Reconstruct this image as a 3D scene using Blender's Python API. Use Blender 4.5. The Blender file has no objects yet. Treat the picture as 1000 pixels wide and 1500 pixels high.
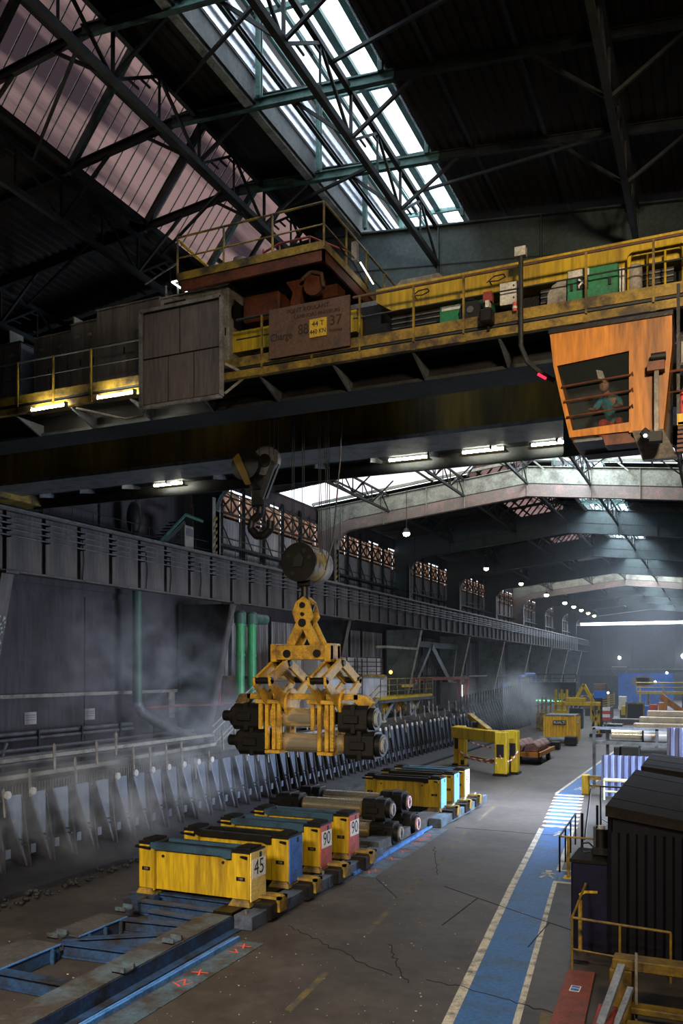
import bpy, bmesh, math, random
from mathutils import Vector, Matrix
R = math.radians
random.seed(7)
S = bpy.context.scene
COL = S.collection

# ---------------------------------------------------------------- camera
CAMZ = 6.5
cd = bpy.data.cameras.new('camera')
cd.sensor_fit = 'HORIZONTAL'; cd.sensor_width = 36; cd.lens = 44.784
cd.shift_y = 0.232; cd.clip_end = 600; cd.clip_start = .1
cam = bpy.data.objects.new('camera', cd); COL.objects.link(cam)
cam.location = (0, 0, CAMZ); cam.rotation_euler = (R(90), 0, R(23.967))
S.camera = cam
# ---------------------------------------------------------------- colour management
S.view_settings.view_transform = 'Standard'; S.view_settings.look = 'None'
S.view_settings.gamma = 1; S.view_settings.use_curve_mapping = False
S.view_settings.exposure = 0.55
S.cycles.use_denoising = True
S.cycles.max_bounces = 6; S.cycles.transparent_max_bounces = 12
S.cycles.volume_bounces = 1
S.cycles.volume_step_rate = 2.0; S.cycles.volume_max_steps = 128
S.cycles.sample_clamp_indirect = 4
# ---------------------------------------------------------------- sky
W = bpy.data.worlds.new('sky'); S.world = W; W.use_nodes = True
bg = W.node_tree.nodes['Background']
bg.inputs[0].default_value = (.80, .90, 1, 1); bg.inputs[1].default_value = 2.2
# ---------------------------------------------------------------- large lights
def area(name, loc, rot, sx, sy, power, col, spread=180):
    l = bpy.data.lights.new(name, 'AREA'); l.shape = 'RECTANGLE'; l.size = sx; l.size_y = sy
    l.energy = power; l.color = col; l.spread = R(spread)
    o = bpy.data.objects.new(name, l); COL.objects.link(o); o.location = loc; o.rotation_euler = [R(a) for a in rot]
    o.visible_camera = False
    return o
BAY = 17.85
def PY(k): return 26.5 + BAY*k                 # portal line k
for k in range(-1, 10):                        # daylight through the ridge monitor, one per bay
    pw = {-1: 500, 0: 270, 1: 900}.get(k, 4300)
    area('daylight_monitor', (-9.2, PY(k)-BAY/2, 23.35), (0, 0, 0), 3.0, 15, pw, (.78, .89, 1), 130 if k == 0 else 170)
for k in (2, 6):                               # daylight through the cross monitors above two portals
    area('daylight_cross_monitor', (-12.8, PY(k)-3.2, 22.6), (18, 0, 0), 26, 3.5, 900, (1, .93, .88))
area('daylight_gateway', (4.4, 39.5, 3.4), (0, 68, 0), 5.0, 9, 3300, (.66, .80, 1), 150)
area('floodlight_near_end', (4.2, -1, 15.5), (76, 0, 8), 3, 1.5, 1050, (1, .80, .55), 82)
area('added_fill_aisle', (-8, 0, 11), (58, 0, 14), 4, 2, 620, (1, .84, .64), 75)  # added warm fill for the yellow frames and floor, no fixture here
area('added_fill_gateway', (3.6, 41, 10.5), (0, 52, 8), 2.5, 2.5, 900, (.62, .74, 1), 85)  # added cold fill to brighten the floor by the gateway, no fixture
area('daylight_clean_panes', (-8.9, 40, 23.3), (0, 0, 0), 4, 7, 1300, (.70, .78, 1), 34)
area('daylight_far_end', (-10, 196, 17), (-75, 0, 0), 30, 1.2, 3500, (.70, .82, 1))

# ---------------------------------------------------------------- materials
def M(name, base, rough=.6, metal=0, dirt=None, amt=.5, scale=1.5, bump=.15, streak=False, fine=.25, spec=.4):
    m = bpy.data.materials.new(name); m.use_nodes = True
    nt = m.node_tree; N = nt.nodes; L = nt.links; p = N['Principled BSDF']
    p.inputs['Roughness'].default_value = rough; p.inputs['Metallic'].default_value = metal
    p.inputs['Specular IOR Level'].default_value = spec
    tc = N.new('ShaderNodeTexCoord'); mp = N.new('ShaderNodeMapping'); L.new(tc.outputs['Object'], mp.inputs[0])
    if streak: mp.inputs['Scale'].default_value = (1, 1, .12)
    n1 = N.new('ShaderNodeTexNoise'); n1.inputs['Scale'].default_value = scale; n1.inputs['Detail'].default_value = 7
    n1.inputs['Roughness'].default_value = .65
    L.new(mp.outputs[0], n1.inputs[0])
    r = N.new('ShaderNodeValToRGB'); r.color_ramp.elements[0].position = .62-.35*amt; r.color_ramp.elements[1].position = .80-.3*amt
    L.new(n1.outputs[0], r.inputs[0])
    mx = N.new('ShaderNodeMix'); mx.data_type = 'RGBA'
    mx.inputs[6].default_value = (*base, 1)
    d = dirt if dirt else tuple(c*.45 for c in base)
    mx.inputs[7].default_value = (*d, 1)
    L.new(r.outputs[0], mx.inputs[0])
    n2 = N.new('ShaderNodeTexNoise'); n2.inputs['Scale'].default_value = scale*9; n2.inputs['Detail'].default_value = 4
    L.new(mp.outputs[0], n2.inputs[0])
    mr = N.new('ShaderNodeMapRange'); mr.inputs[1].default_value = .3; mr.inputs[2].default_value = .7
    mr.inputs[3].default_value = 1-fine; mr.inputs[4].default_value = 1+fine
    L.new(n2.outputs[0], mr.inputs[0])
    mm = N.new('ShaderNodeMix'); mm.data_type = 'RGBA'; mm.blend_type = 'MULTIPLY'; mm.inputs[0].default_value = 1
    L.new(mx.outputs[2], mm.inputs[6]); L.new(mr.outputs[0], mm.inputs[7])
    L.new(mm.outputs[2], p.inputs['Base Color'])
    if bump:
        b = N.new('ShaderNodeBump'); b.inputs['Strength'].default_value = bump; b.inputs['Distance'].default_value = .03
        L.new(n2.outputs[0], b.inputs['Height']); L.new(b.outputs[0], p.inputs['Normal'])
    return m
def EM(name, col, st):
    m = bpy.data.materials.new(name); m.use_nodes = True; p = m.node_tree.nodes['Principled BSDF']
    p.inputs['Base Color'].default_value = (*col, 1)
    p.inputs['Emission Color'].default_value = (*col, 1); p.inputs['Emission Strength'].default_value = st
    return m
def TL(name, col, transp, dirt=(.05, .04, .04), amt=.4, scale=.5, mapscale=(1, 1, 1), sharp=0):
    """sheet that lets daylight through: translucent + some clear see-through, with dirt on it"""
    m = bpy.data.materials.new(name); m.use_nodes = True; nt = m.node_tree; N = nt.nodes; L = nt.links
    N.remove(N['Principled BSDF']); out = N['Material Output']
    tc = N.new('ShaderNodeTexCoord'); mp = N.new('ShaderNodeMapping'); L.new(tc.outputs['Object'], mp.inputs[0]); mp.inputs['Scale'].default_value = mapscale
    n = N.new('ShaderNodeTexNoise'); n.inputs['Scale'].default_value = scale; n.inputs['Detail'].default_value = 6; L.new(mp.outputs[0], n.inputs[0])
    r = N.new('ShaderNodeValToRGB'); r.color_ramp.elements[0].position = .6-.35*amt; r.color_ramp.elements[1].position = .6-.35*amt+(.28 if not sharp else sharp); L.new(n.outputs[0], r.inputs[0])
    mx = N.new('ShaderNodeMix'); mx.data_type = 'RGBA'; mx.inputs[6].default_value = (*col, 1); mx.inputs[7].default_value = (*dirt, 1); L.new(r.outputs[0], mx.inputs[0])
    t = N.new('ShaderNodeBsdfTranslucent'); L.new(mx.outputs[2], t.inputs[0])
    tr = N.new('ShaderNodeBsdfTransparent'); L.new(mx.outputs[2], tr.inputs[0])
    ms = N.new('ShaderNodeMixShader'); ms.inputs[0].default_value = transp
    L.new(t.outputs[0], ms.inputs[1]); L.new(tr.outputs[0], ms.inputs[2]); L.new(ms.outputs[0], out.inputs[0])
    return m
rust = (.10, .045, .02); soot = (.018, .016, .015)
m_floor = M('floor_concrete', (.060, .049, .041), .58, 0, (.030, .025, .021), .55, .35, .2, fine=.22, spec=.4)
m_pathblue = M('walkway_blue_paint', (.030, .115, .30), .6, 0, (.04, .08, .14), .45, 1.2, .1)
m_white = M('road_white_paint', (.52, .48, .38), .6, 0, (.10, .09, .08), .45, 2.5, .1)
m_yline = M('worn_yellow_line', (.13, .095, .03), .7, 0, (.055, .048, .042), .75, 2.2, .1)
m_crack = M('floor_joint', (.008, .007, .007), .9)
m_debris = M('pale_chips', (.55, .53, .5), .6)
m_wall = M('dark_wall_sheet', (.056, .046, .052), .75, 0, (.030, .027, .030), .5, .5, .1, streak=True)
m_wallend = M('end_wall_sheet', (.036, .044, .052), .75, 0, (.022, .028, .034), .5, .3, .1)
m_sheetgrey = M('grey_corrugated_sheet', (.34, .31, .305), .6, 0, (.13, .115, .11), .5, .6, .1, streak=True)
m_sheetpale = M('pale_wall_sheet', (.42, .42, .45), .6, 0, (.22, .22, .24), .4, .6, .1, streak=True)
m_roof = M('soot_roof_sheet', (.030, .022, .018), .85, 0, (.015, .011, .010), .5, .4, .1)
m_steel = M('sooty_steel', (.030, .036, .038), .6, .2, soot, .5, 1.2, .15)
m_green = M('teal_steel', (.060, .135, .115), .55, .1, (.025, .040, .038), .45, 1.5, .15)
m_girder = M('runway_girder_paint', (.108, .088, .082), .6, .1, (.052, .046, .046), .5, .7, .12, streak=True)
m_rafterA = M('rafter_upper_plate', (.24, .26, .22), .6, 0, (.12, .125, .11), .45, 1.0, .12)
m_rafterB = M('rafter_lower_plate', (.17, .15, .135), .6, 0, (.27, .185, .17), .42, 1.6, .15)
m_colweb_lit = M('column_web_lit', (.15, .175, .155), .6, 0, (.07, .085, .075), .45, 1.0, .12)
m_colfl = M('column_flange_paint', (.42, .38, .30), .6, 0, (.2, .18, .14), .4, 2, .1)
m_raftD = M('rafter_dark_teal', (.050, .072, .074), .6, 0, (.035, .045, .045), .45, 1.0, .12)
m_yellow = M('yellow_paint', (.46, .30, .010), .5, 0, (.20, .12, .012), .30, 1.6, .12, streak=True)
m_yellowd = M('grimy_yellow_paint', (.30, .19, .022), .55, 0, (.055, .038, .018), .62, 1.8, .15)
m_tong = M('tong_yellow', (.50, .29, .030), .45, 0, (.17, .085, .018), .45, 2.2, .12)
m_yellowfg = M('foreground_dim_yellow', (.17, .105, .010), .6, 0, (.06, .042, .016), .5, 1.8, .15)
m_brownyel = M('girder_brown_yellow', (.21, .135, .014), .65, 0, (.045, .032, .012), .55, .5, .1, streak=True)
m_orange = M('orange_cab_paint', (.47, .165, .012), .5, 0, (.16, .060, .012), .48, 1.6, .12, streak=True)
m_orangeD = M('orange_machinery', (.13, .036, .012), .55, 0, (.04, .016, .010), .5, 1.5, .15)
m_rustybrown = M('brown_board', (.115, .060, .035), .7, 0, (.07, .042, .030), .45, 2, .1)
m_blue = M('end_blue_paint', (.045, .16, .55), .5, 0, (.03, .08, .25), .35, 1.8, .1)
m_lblue = M('end_light_blue_paint', (.13, .36, .60), .5, 0, (.15, .32, .5), .3, 1.8, .1)
m_cream = M('end_cream_paint', (.52, .49, .25), .5, 0, (.45, .42, .25), .3, 1.8, .1)
m_red = M('end_red_paint', (.50, .075, .060), .5, 0, (.25, .05, .04), .4, 1.8, .1)
m_redd = M('dark_red_paint', (.25, .035, .03), .6, 0, (.10, .03, .02), .5, 2, .1)
m_redslab = M('worn_red_plate', (.20, .050, .035), .7, 0, (.11, .045, .035), .5, 2.5, .2)
m_bluebar = M('dark_blue_bar', (.030, .075, .12), .5, .2, (.02, .035, .05), .45, 2, .12)
m_bluest = M('blue_base_steel', (.035, .085, .20), .45, .3, (.030, .030, .034), .6, 1.4, .2)
m_bluerail = M('bright_blue_rail', (.10, .30, .75), .4, .2, (.05, .12, .3), .35, 3, .1)
m_plate = M('scuffed_blue_plate', (.10, .16, .21), .5, .3, (.07, .06, .055), .62, 1.6, .2)
m_plate2 = M('rusty_base_plate', (.060, .050, .043), .6, .2, (.10, .14, .17), .42, 1.1, .2)
m_greybase = M('grey_edge_block', (.085, .11, .16), .5, .3, (.04, .045, .06), .5, 1.8, .15)
m_dark = M('oily_black_steel', (.009, .0085, .0085), .42, .3, (.018, .014, .011), .35, 2.0, .2)
m_black = M('black', (.008, .008, .008), .6)
m_chrome = M('polished_roll', (.80, .70, .50), .23, .82, (.66, .56, .40), .3, 2.5, 0, fine=.03)
m_steelgrey = M('grey_steel', (.16, .165, .17), .5, .4, (.07, .07, .07), .45, 2, .1)
m_cabinet = M('cabinet_grey_brown', (.16, .135, .115), .6, 0, (.085, .070, .060), .5, 1.6, .1, streak=True)
m_cabblue = M('cabinet_blue_grey', (.22, .25, .30), .5, 0, (.12, .14, .18), .4, 1.6, .1)
m_panel = M('panel_brown_grey', (.165, .128, .112), .65, 0, (.095, .080, .078), .5, 1.5, .1, streak=True)
m_frame = M('pale_frame', (.26, .235, .20), .6, 0, (.11, .095, .08), .5, 2, .1)
m_gmach = M('green_machine_paint', (.022, .17, .075), .45, 0, (.015, .07, .04), .4, 2, .1)
m_gpipe = M('green_pipe_paint', (.035, .29, .10), .4, 0, (.02, .12, .05), .35, 1.4, .08, streak=True)
m_dgpipe = M('dim_green_pipe', (.05, .11, .085), .5, 0, (.035, .05, .045), .45, 1.4, .08, streak=True)
m_whitebox = M('white_box_paint', (.55, .53, .47), .5, 0, (.34, .31, .26), .4, 2, .08)
m_fin = M('fin_plate_blue_grey', (.12, .138, .185), .42, .3, (.06, .07, .095), .5, 1.5, .08, streak=True)
m_bed = M('cooling_bed_dark', (.030, .030, .034), .6, .2, (.015, .014, .015), .5, 1.5, .2)
m_deck = M('bed_deck', (.085, .078, .074), .65, .2, (.04, .036, .034), .5, 1.3, .2)
m_disc = M('pale_counterweight', (.55, .53, .53), .5, 0, (.25, .23, .22), .4, 6, .1)
m_pipe = M('service_pipe', (.12, .12, .135), .45, .3, (.06, .055, .06), .5, 1.5, .1)
m_scrap = M('rusty_scrap', (.19, .105, .085), .75, 0, (.09, .05, .04), .5, 2.5, .3)
m_lav = M('lavender_sheet', (.17, .20, .36), .4, .2, (.09, .11, .21), .35, 1.2, .05, streak=True)
m_ribdark = M('dark_ribbed_wall', (.006, .006, .010), .42, .2, (.004, .004, .005), .5, 1, .1, streak=True, spec=.25)
m_lid = M('dark_brown_lid', (.012, .0095, .008), .75, 0, (.008, .006, .0055), .5, 1.5, .2, spec=.08)
m_navy = M('navy_cabinet', (.006, .006, .022), .6, 0, (.005, .005, .012), .5, 1.5, .1, spec=.15)
m_cont = M('yellow_container_paint', (.70, .40, .022), .45, 0, (.40, .20, .02), .35, 1.6, .08, streak=True)
m_bluewall = M('blue_hall_panel', (.03, .12, .42), .5, 0, (.02, .07, .22), .35, .7, .05)
m_pale = M('pale_billet', (.62, .50, .36), .5, .1, (.40, .32, .24), .4, 1.0, .1)
m_billet = M('dark_billet', (.10, .082, .075), .55, .2, (.06, .05, .045), .45, 1.0, .15)
m_skin = M('skin', (.45, .25, .17), .5)
m_teal = M('teal_shirt', (.06, .30, .38), .8)
m_orcloth = M('red_orange_trousers', (.55, .07, .035), .8)
m_hair = M('brown_hair', (.08, .04, .02), .7)
m_rope = M('wire_rope', (.045, .045, .048), .5, .5)
m_ltgreen = EM('green_lamp_strip', (.05, .9, .35), 2.2)
m_sign = M('sign_white', (.72, .70, .66), .5, 0, (.5, .48, .44), .3, 3, .02)
m_ink = M('sign_ink', (.012, .012, .012), .6)
m_inkbrown = M('chalk_brown_ink', (.035, .020, .014), .8)
m_redmark = M('red_spray_paint', (.75, .09, .05), .6, 0, (.4, .09, .06), .4, 4, .02)
m_signyel = M('yellow_sign', (.62, .40, .03), .5, 0, (.42, .26, .03), .35, 3, .02)
m_bluesign = M('blue_sign', (.03, .14, .52), .5)
m_slat = M('monitor_slat_pale_blue', (.80, .85, .95), .5, 0, (.55, .60, .72), .4, .8, .05)
m_mongrey = M('monitor_curb_grey', (.065, .068, .07), .7, 0, (.028, .028, .030), .5, 1.2, .2)
m_monedge = M('monitor_pale_edge', (.40, .42, .38), .6, 0, (.20, .19, .17), .5, 2.5, .2)
m_glass = TL('monitor_glazing', (.92, .97, 1), .75, (.35, .34, .32), .35, .8)
m_pink = TL('pink_translucent_sheet', (.125, .072, .063), .0, (.022, .013, .015), .42, .75, (1.4, .10, 1.4), sharp=.16)  # dark bands: dirt plus shadows of things lying on top, put into the colour
m_strip = TL('pale_pink_translucent_sheet', (.95, .78, .78), .25, (.6, .45, .45), .3, .6)
m_peach = TL('peach_clerestory_pane', (.17, .085, .050), .02, (.03, .018, .014), .55, 1.6)
m_clear = TL('broken_pane', (.9, .9, .95), .6, (.2, .18, .18), .3, 2)
m_tube = EM('fluorescent_tube', (1, .97, .80), 45)
m_daybar = EM('daylit_end_window', (.80, .90, 1), 6)
m_bulb = EM('hot_lamp', (1, .90, .65), 18)
m_coldbulb = EM('cold_lamp', (.95, .97, 1), 25)
m_litwin = EM('lit_window', (1, .97, .78), 1.6)
m_redled = EM('red_lamp', (1, .02, .06), 1.6)
m_ledline = EM('white_light_line', (.95, .97, 1), 4)
m_pane = bpy.data.materials.new('cab_glass'); m_pane.use_nodes = True
_p = m_pane.node_tree.nodes['Principled BSDF']
_p.inputs['Base Color'].default_value = (.03, .035, .035, 1); _p.inputs['Roughness'].default_value = .04; _p.inputs['Alpha'].default_value = .28

# ---------------------------------------------------------------- geometry helpers
class MB:
    def __init__(s): s.v = []; s.f = []
    def add(s, vs, fs):
        n = len(s.v); s.v += [tuple(v) for v in vs]; s.f += [tuple(i+n for i in f) for f in fs]; return s
    def box(s, x0, x1, y0, y1, z0, z1):
        return s.add([(x0,y0,z0),(x1,y0,z0),(x1,y1,z0),(x0,y1,z0),(x0,y0,z1),(x1,y0,z1),(x1,y1,z1),(x0,y1,z1)],
                     [(0,3,2,1),(4,5,6,7),(0,1,5,4),(1,2,6,5),(2,3,7,6),(3,0,4,7)])
    def bar(s, p, q, w, h=None, up=(0,0,1)):
        h = h or w; p = Vector(p); q = Vector(q); d = (q-p).normalized(); u = Vector(up)
        if abs(d.dot(u)) > .98: u = Vector((0,1,0)) if abs(d.y) < .9 else Vector((1,0,0))
        a = d.cross(u).normalized(); b = a.cross(d).normalized(); a = a*w/2; b = b*h/2
        vs = [p-a-b, p+a-b, p+a+b, p-a+b, q-a-b, q+a-b, q+a+b, q-a+b]
        return s.add(vs, [(0,3,2,1),(4,5,6,7),(0,1,5,4),(1,2,6,5),(2,3,7,6),(3,0,4,7)])
    def tube(s, p, q, r, n=8, r2=None):
        r2 = r if r2 is None else r2
        p = Vector(p); q = Vector(q); d = (q-p).normalized(); u = Vector((0,0,1)) if abs(d.z) < .95 else Vector((1,0,0))
        a = d.cross(u).normalized(); b = d.cross(a).normalized(); vs = []
        for c, rr in ((p, r), (q, r2)):
            for i in range(n):
                t = 2*math.pi*i/n; vs.append(c+a*math.cos(t)*rr+b*math.sin(t)*rr)
        fs = [(i, (i+1)%n, n+(i+1)%n, n+i) for i in range(n)] + [tuple(range(n-1,-1,-1)), tuple(range(n,2*n))]
        return s.add(vs, fs)
    def path(s, pts, r, n=8):
        for a, b in zip(pts, pts[1:]): s.tube(a, b, r, n)
        for a in pts[1:-1]: s.ball(a, r, 6, 4)
        return s
    def ball(s, c, r, n=10, m=6, sz=1):
        vs = [(c[0],c[1],c[2]-r*sz)]; 
        for j in range(1, m):
            ph = -math.pi/2+math.pi*j/m
            for i in range(n):
                t = 2*math.pi*i/n; vs.append((c[0]+r*math.cos(ph)*math.cos(t), c[1]+r*math.cos(ph)*math.sin(t), c[2]+r*sz*math.sin(ph)))
        vs.append((c[0],c[1],c[2]+r*sz)); fs = []
        for i in range(n): fs.append((0, 1+(i+1)%n, 1+i)); fs.append((len(vs)-1, 1+(m-2)*n+i, 1+(m-2)*n+(i+1)%n))
        for j in range(m-2):
            for i in range(n): fs.append((1+j*n+i, 1+j*n+(i+1)%n, 1+(j+1)*n+(i+1)%n, 1+(j+1)*n+i))
        return s.add(vs, fs)
    def ext(s, poly, axis, a0, a1):
        def P(u, w, a): return {'x': (a,u,w), 'y': (u,a,w), 'z': (u,w,a)}[axis]
        n = len(poly); vs = [P(u,w,a0) for u,w in poly]+[P(u,w,a1) for u,w in poly]
        return s.add(vs, [tuple(range(n-1,-1,-1)), tuple(range(n,2*n))]+[(i,(i+1)%n,n+(i+1)%n,n+i) for i in range(n)])
    def ibar(s, p, q, w, h, t=.025, up=(0,0,1)):
        p = Vector(p); q = Vector(q); u = Vector(up)
        o = u*(h/2-t/2); s.bar(p+o, q+o, w, t, up); s.bar(p-o, q-o, w, t, up); s.bar(p, q, t, h-2*t, up); return s
    def sheet(s, o, u, v, n, amp, fold=.5):
        """trapezoid-ribbed sheet: origin o, ribs repeat n times along u, run along v"""
        o = Vector(o); u = Vector(u); v = Vector(v); nn = u.cross(v).normalized()*amp; vs = []; k = 0
        for i in range(n):
            for t, hgt in ((0,0),(.35,0),(.5,1),(.85,1)):
                b = o+u*((i+t)/n)+nn*hgt; vs += [b, b+v]
        b = o+u; vs += [b, b+v]; m = len(vs)//2
        return s.add(vs, [(2*i,2*i+2,2*i+3,2*i+1) for i in range(m-1)])
    def quad(s, a, b, c, d): return s.add([a,b,c,d], [(0,1,2,3)])
ORG = {}
def build(name, mb, mat, parent=None, smooth=False, bevel=0, kind=None, label=None):
    o0 = ORG.get(parent.name, Vector((0,0,0))) if parent else Vector((0,0,0))
    me = bpy.data.meshes.new(name)
    me.from_pydata([Vector(v)-o0 for v in mb.v], [], mb.f)
    bm = bmesh.new(); bm.from_mesh(me)
    bmesh.ops.recalc_face_normals(bm, faces=bm.faces)
    if bevel:
        bmesh.ops.bevel(bm, geom=list(bm.edges), offset=bevel, segments=1, affect='EDGES', clamp_overlap=True)
    bm.to_mesh(me); bm.free()
    if smooth:
        me.polygons.foreach_set('use_smooth', [True]*len(me.polygons)); me.set_sharp_from_angle(angle=.7)
    me.materials.append(mat)
    o = bpy.data.objects.new(name, me); COL.objects.link(o)
    if parent: o.parent = parent
    ORG[o.name] = o0
    if kind: o['kind'] = kind
    if label: o['label'] = label
    return o
def tag(o, label, cat, group=None):
    o['label'] = label; o['category'] = cat
    if group: o['group'] = group
    return o
def thing(name, label, cat, loc=(0,0,0), group=None):
    o = bpy.data.objects.new(name, None); COL.objects.link(o); o.location = loc; o.empty_display_size = .2
    ORG[o.name] = Vector(loc); return tag(o, label, cat, group)
def share(src, parent, dloc=None, label=None):
    """same mesh again as another part"""
    c = src.copy(); COL.objects.link(c); c.parent = parent
    if dloc is not None: c.location = dloc
    ORG[c.name] = ORG.get(src.name, Vector((0,0,0))); 
    return c
def dup(root, loc, label=None, group=None, rz=None, parent=None):
    r = root.copy(); COL.objects.link(r); r.location = loc; ORG[r.name] = Vector(loc)
    if parent: r.parent = parent
    if rz is not None: r.rotation_euler = (0,0,rz)
    if label: r['label'] = label
    if group: r['group'] = group
    def rec(a, b):
        for ch in a.children:
            c = ch.copy(); COL.objects.link(c); c.parent = b; rec(ch, c)
    rec(root, r); return r
def text(name, s, size, loc, rot, mat, parent=None, ext=.004, align='CENTER', sx=1):
    cu = bpy.data.curves.new(name, 'FONT'); cu.body = s; cu.size = size; cu.extrude = ext; cu.align_x = align; cu.align_y = 'CENTER'; cu.space_line = .85
    to = bpy.data.objects.new(name, cu); COL.objects.link(to)
    me = bpy.data.meshes.new_from_object(to.evaluated_get(bpy.context.evaluated_depsgraph_get()))
    bpy.data.objects.remove(to); me.materials.clear(); me.materials.append(mat)
    o = bpy.data.objects.new(name, me); COL.objects.link(o)
    o0 = ORG.get(parent.name, Vector((0,0,0))) if parent else Vector((0,0,0))
    o.location = Vector(loc)-o0; o.rotation_euler = [R(a) for a in rot]; o.scale = (sx, 1, 1)
    if parent: o.parent = parent
    ORG[o.name] = o0
    return o
def railing(parent, pts, h, step, r, mat, mids=(.5,), posts=None):
    tr = MB(); tr.path([(x,y,z+h) for x,y,z in pts], r); build('top_rail', tr, mat, parent, True)
    for m in mids:
        b = MB(); b.path([(x,y,z+h*m) for x,y,z in pts], r*.7, 6); build('mid_rail', b, mat, parent, True)
    for a, b in zip(pts, pts[1:]):
        a = Vector(a); b = Vector(b); n = max(1, round((b-a).length/step))
        for i in range(n+(1 if b == Vector(pts[-1]) else 0)):
            p = a.lerp(b, i/n); build('post', MB().tube(p, p+Vector((0,0,h)), r, 6), mat, parent, True)
# ================================================================ SETTING
def struct(name, mb, mat, **k): o = build(name, mb, mat, **k); o['kind'] = 'structure'; return o
floor = struct('floor', MB().box(-33, 6, -7, 201, -.3, 0), m_floor)
struct('wall_far', MB().box(-33, 6, 200, 200.3, 0, 16.7).box(-33, 6, 200, 200.3, 17.4, 24), m_wallend)
wr = struct('wall_right', MB().box(5, 5.2, -7, 34.5, 0, 24).box(5, 5.2, 44.5, 201, 0, 24).box(5, 5.2, 34.5, 44.5, 6.2, 24), m_wall)
struct('wall_near', MB().box(-33, 6, -7.2, -7, 0, 24), m_wall)
def rz(x): return 21.45-.112*abs(x+12.8)
K0, K1 = -2, 10
# ---- far wall detail: window band and seams
struct('window_1', MB().box(-27, 5, 199.95, 200.05, 16.75, 17.35), m_daybar)
wf = bpy.data.objects['wall_far']
for i in range(11): build('wall_seam', MB().box(-27+i*3, -26.85+i*3, 199.8, 200, 0, 16.6), m_wall, wf)
build('girt', MB().box(-28, 5, 199.7, 200, 6.6, 6.9), m_green, wf)
# ---- floor paint and joints
def strip(name, pts, w, mat, z=.004, parent=floor):
    """painted band whose left edge follows pts; w = width"""
    mb = MB(); vs = []
    for i, (x, y) in enumerate(pts): vs += [(x, y, z), (x+w, y, z)]
    n = len(pts); mb.add(vs, [(2*i, 2*i+1, 2*i+3, 2*i+2) for i in range(n-1)]); return build(name, mb, mat, parent)
L = [(-3.3, 4), (-4.66, 15.0), (-5.78, 25.3), (-6.78, 35.3), (-7.93, 45.5), (-7.80, 64), (-7.6, 110)]
strip('walkway', [(x+.2, y) for x, y in L], 1.12, m_pathblue)
strip('edge_line', L[:4], .2, m_white, .006)
strip('edge_line', L[4:], .16, m_white, .006)
Rr = [(-2.15, 4), (-3.47, 15.5), (-4.66, 26.4)]
strip('edge_line', Rr, .13, m_white, .006)
strip('edge_line', [(-4.66, 26.4), (-4.66, 26.62)], 3, m_white, .006)
strip('edge_line', [(-4.85, 28.2), (-5.55, 35.6)], .16, m_white, .006)
strip('edge_line', [(-4.85, 28.05), (-4.85, 28.2)], 2.2, m_white, .006)
strip('edge_line', [(-6.72, 46.4), (-6.62, 52), (-6.4, 64)], .12, m_white, .006)
strip('walkway', [(-4.55, 26.65), (-4.75, 28.05)], 2.6, m_pathblue, .005)
for i in range(10):                                  # zebra bars across the walkway
    y = 35.7+i*1.02; x = -6.80-(y-35.3)*.113
    build('zebra_bar', MB().box(x+.05, x+1.5, y, y+.46, .002, .008), m_white, floor)
def pedestrian(x, y, a, s=1.0):
    mb = MB()
    def st(p, q, w): mb.bar((p[0],p[1],0), (q[0],q[1],0), w*s, .004)
    mb.ball((0,.82*s,0), .11*s, 10, 4, .02); st((0,.68*s),(0,.28*s),.16); st((0,.62*s),(-.22*s,.36*s),.07); st((0,.62*s),(.24*s,.44*s),.07)
    st((0,.3*s),(-.20*s,-.12*s),.09); st((0,.3*s),(.12*s,.08*s),.09); st((.12*s,.08*s),(.22*s,-.14*s),.08)
    ca, sa = math.cos(a), math.sin(a)
    mb.v = [(x+vx*ca-vy*sa, y+vx*sa+vy*ca, .012+vz) for vx, vy, vz in mb.v]; build('pedestrian_symbol', mb, m_white, floor)
pedestrian(-4.95, 27.0, .1); pedestrian(-5.75, 34.0, .1); pedestrian(-7.0, 47.5, 0, 1.1)
for (xa, ya, xb, yb) in [(-7.3,11,-7.6,13.4),(-7.6,14.4,-7.8,16.6),(-8.0,19.2,-8.25,21.4),(-8.35,23.2,-8.55,25.2),(-8.6,26.4,-8.8,28.6),(-9.0,30,-9.45,33.4),(-9.6,36,-9.9,40),(-10,43,-10.2,47),(-10.3,50,-10.5,54)]:
    strip('centre_dash', [(xa, ya), (xb, yb)], .16, m_yline)
# joints and cracks
def joint(pts, w=.035):
    mb = MB()
    for a, b in zip(pts, pts[1:]): mb.bar((a[0],a[1],.005), (b[0],b[1],.005), w, .006)
    build('joint', mb, m_crack, floor)
joint([(-7.55,24.6),(-5.1,22.9),(-3.3,21.7)]); joint([(-6.3,23.7),(-6.45,20.8)], .03); joint([(-4.0,22.1),(-4.1,20.0)], .03)
joint([(-10,34),(-5.6,34.0)], .03); joint([(-9.8,24.7),(-8.4,22.8)], .025)
rr = random.Random(3)
def crack(x0, y0, x1, y1, n):
    p = [(x0+(x1-x0)*i/n+rr.uniform(-.05,.05), y0+(y1-y0)*i/n+rr.uniform(-.09,.09)) for i in range(n+1)]; joint(p, .022)
crack(-10.0,19.2,-6.4,16.9,26); crack(-7.2,18.9,-5.9,16.6,14); crack(-5.6,17.1,-2.6,16.3,18); crack(-9.6,30,-8.2,26,14)
mb = MB()
for i in range(420):
    x = rr.uniform(-16,-4.7); y = 11+abs(rr.gauss(0,1))*7; s = rr.choice((.007,.009,.010,.012,.015,.022)) 
    if x < -10.9 and rr.random() < .5: continue
    mb.box(x, x+s*rr.uniform(.7,1.8), y, y+s*rr.uniform(.7,1.6), 0, s*.5)
build('debris', mb, m_debris, floor, kind='stuff')
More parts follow.
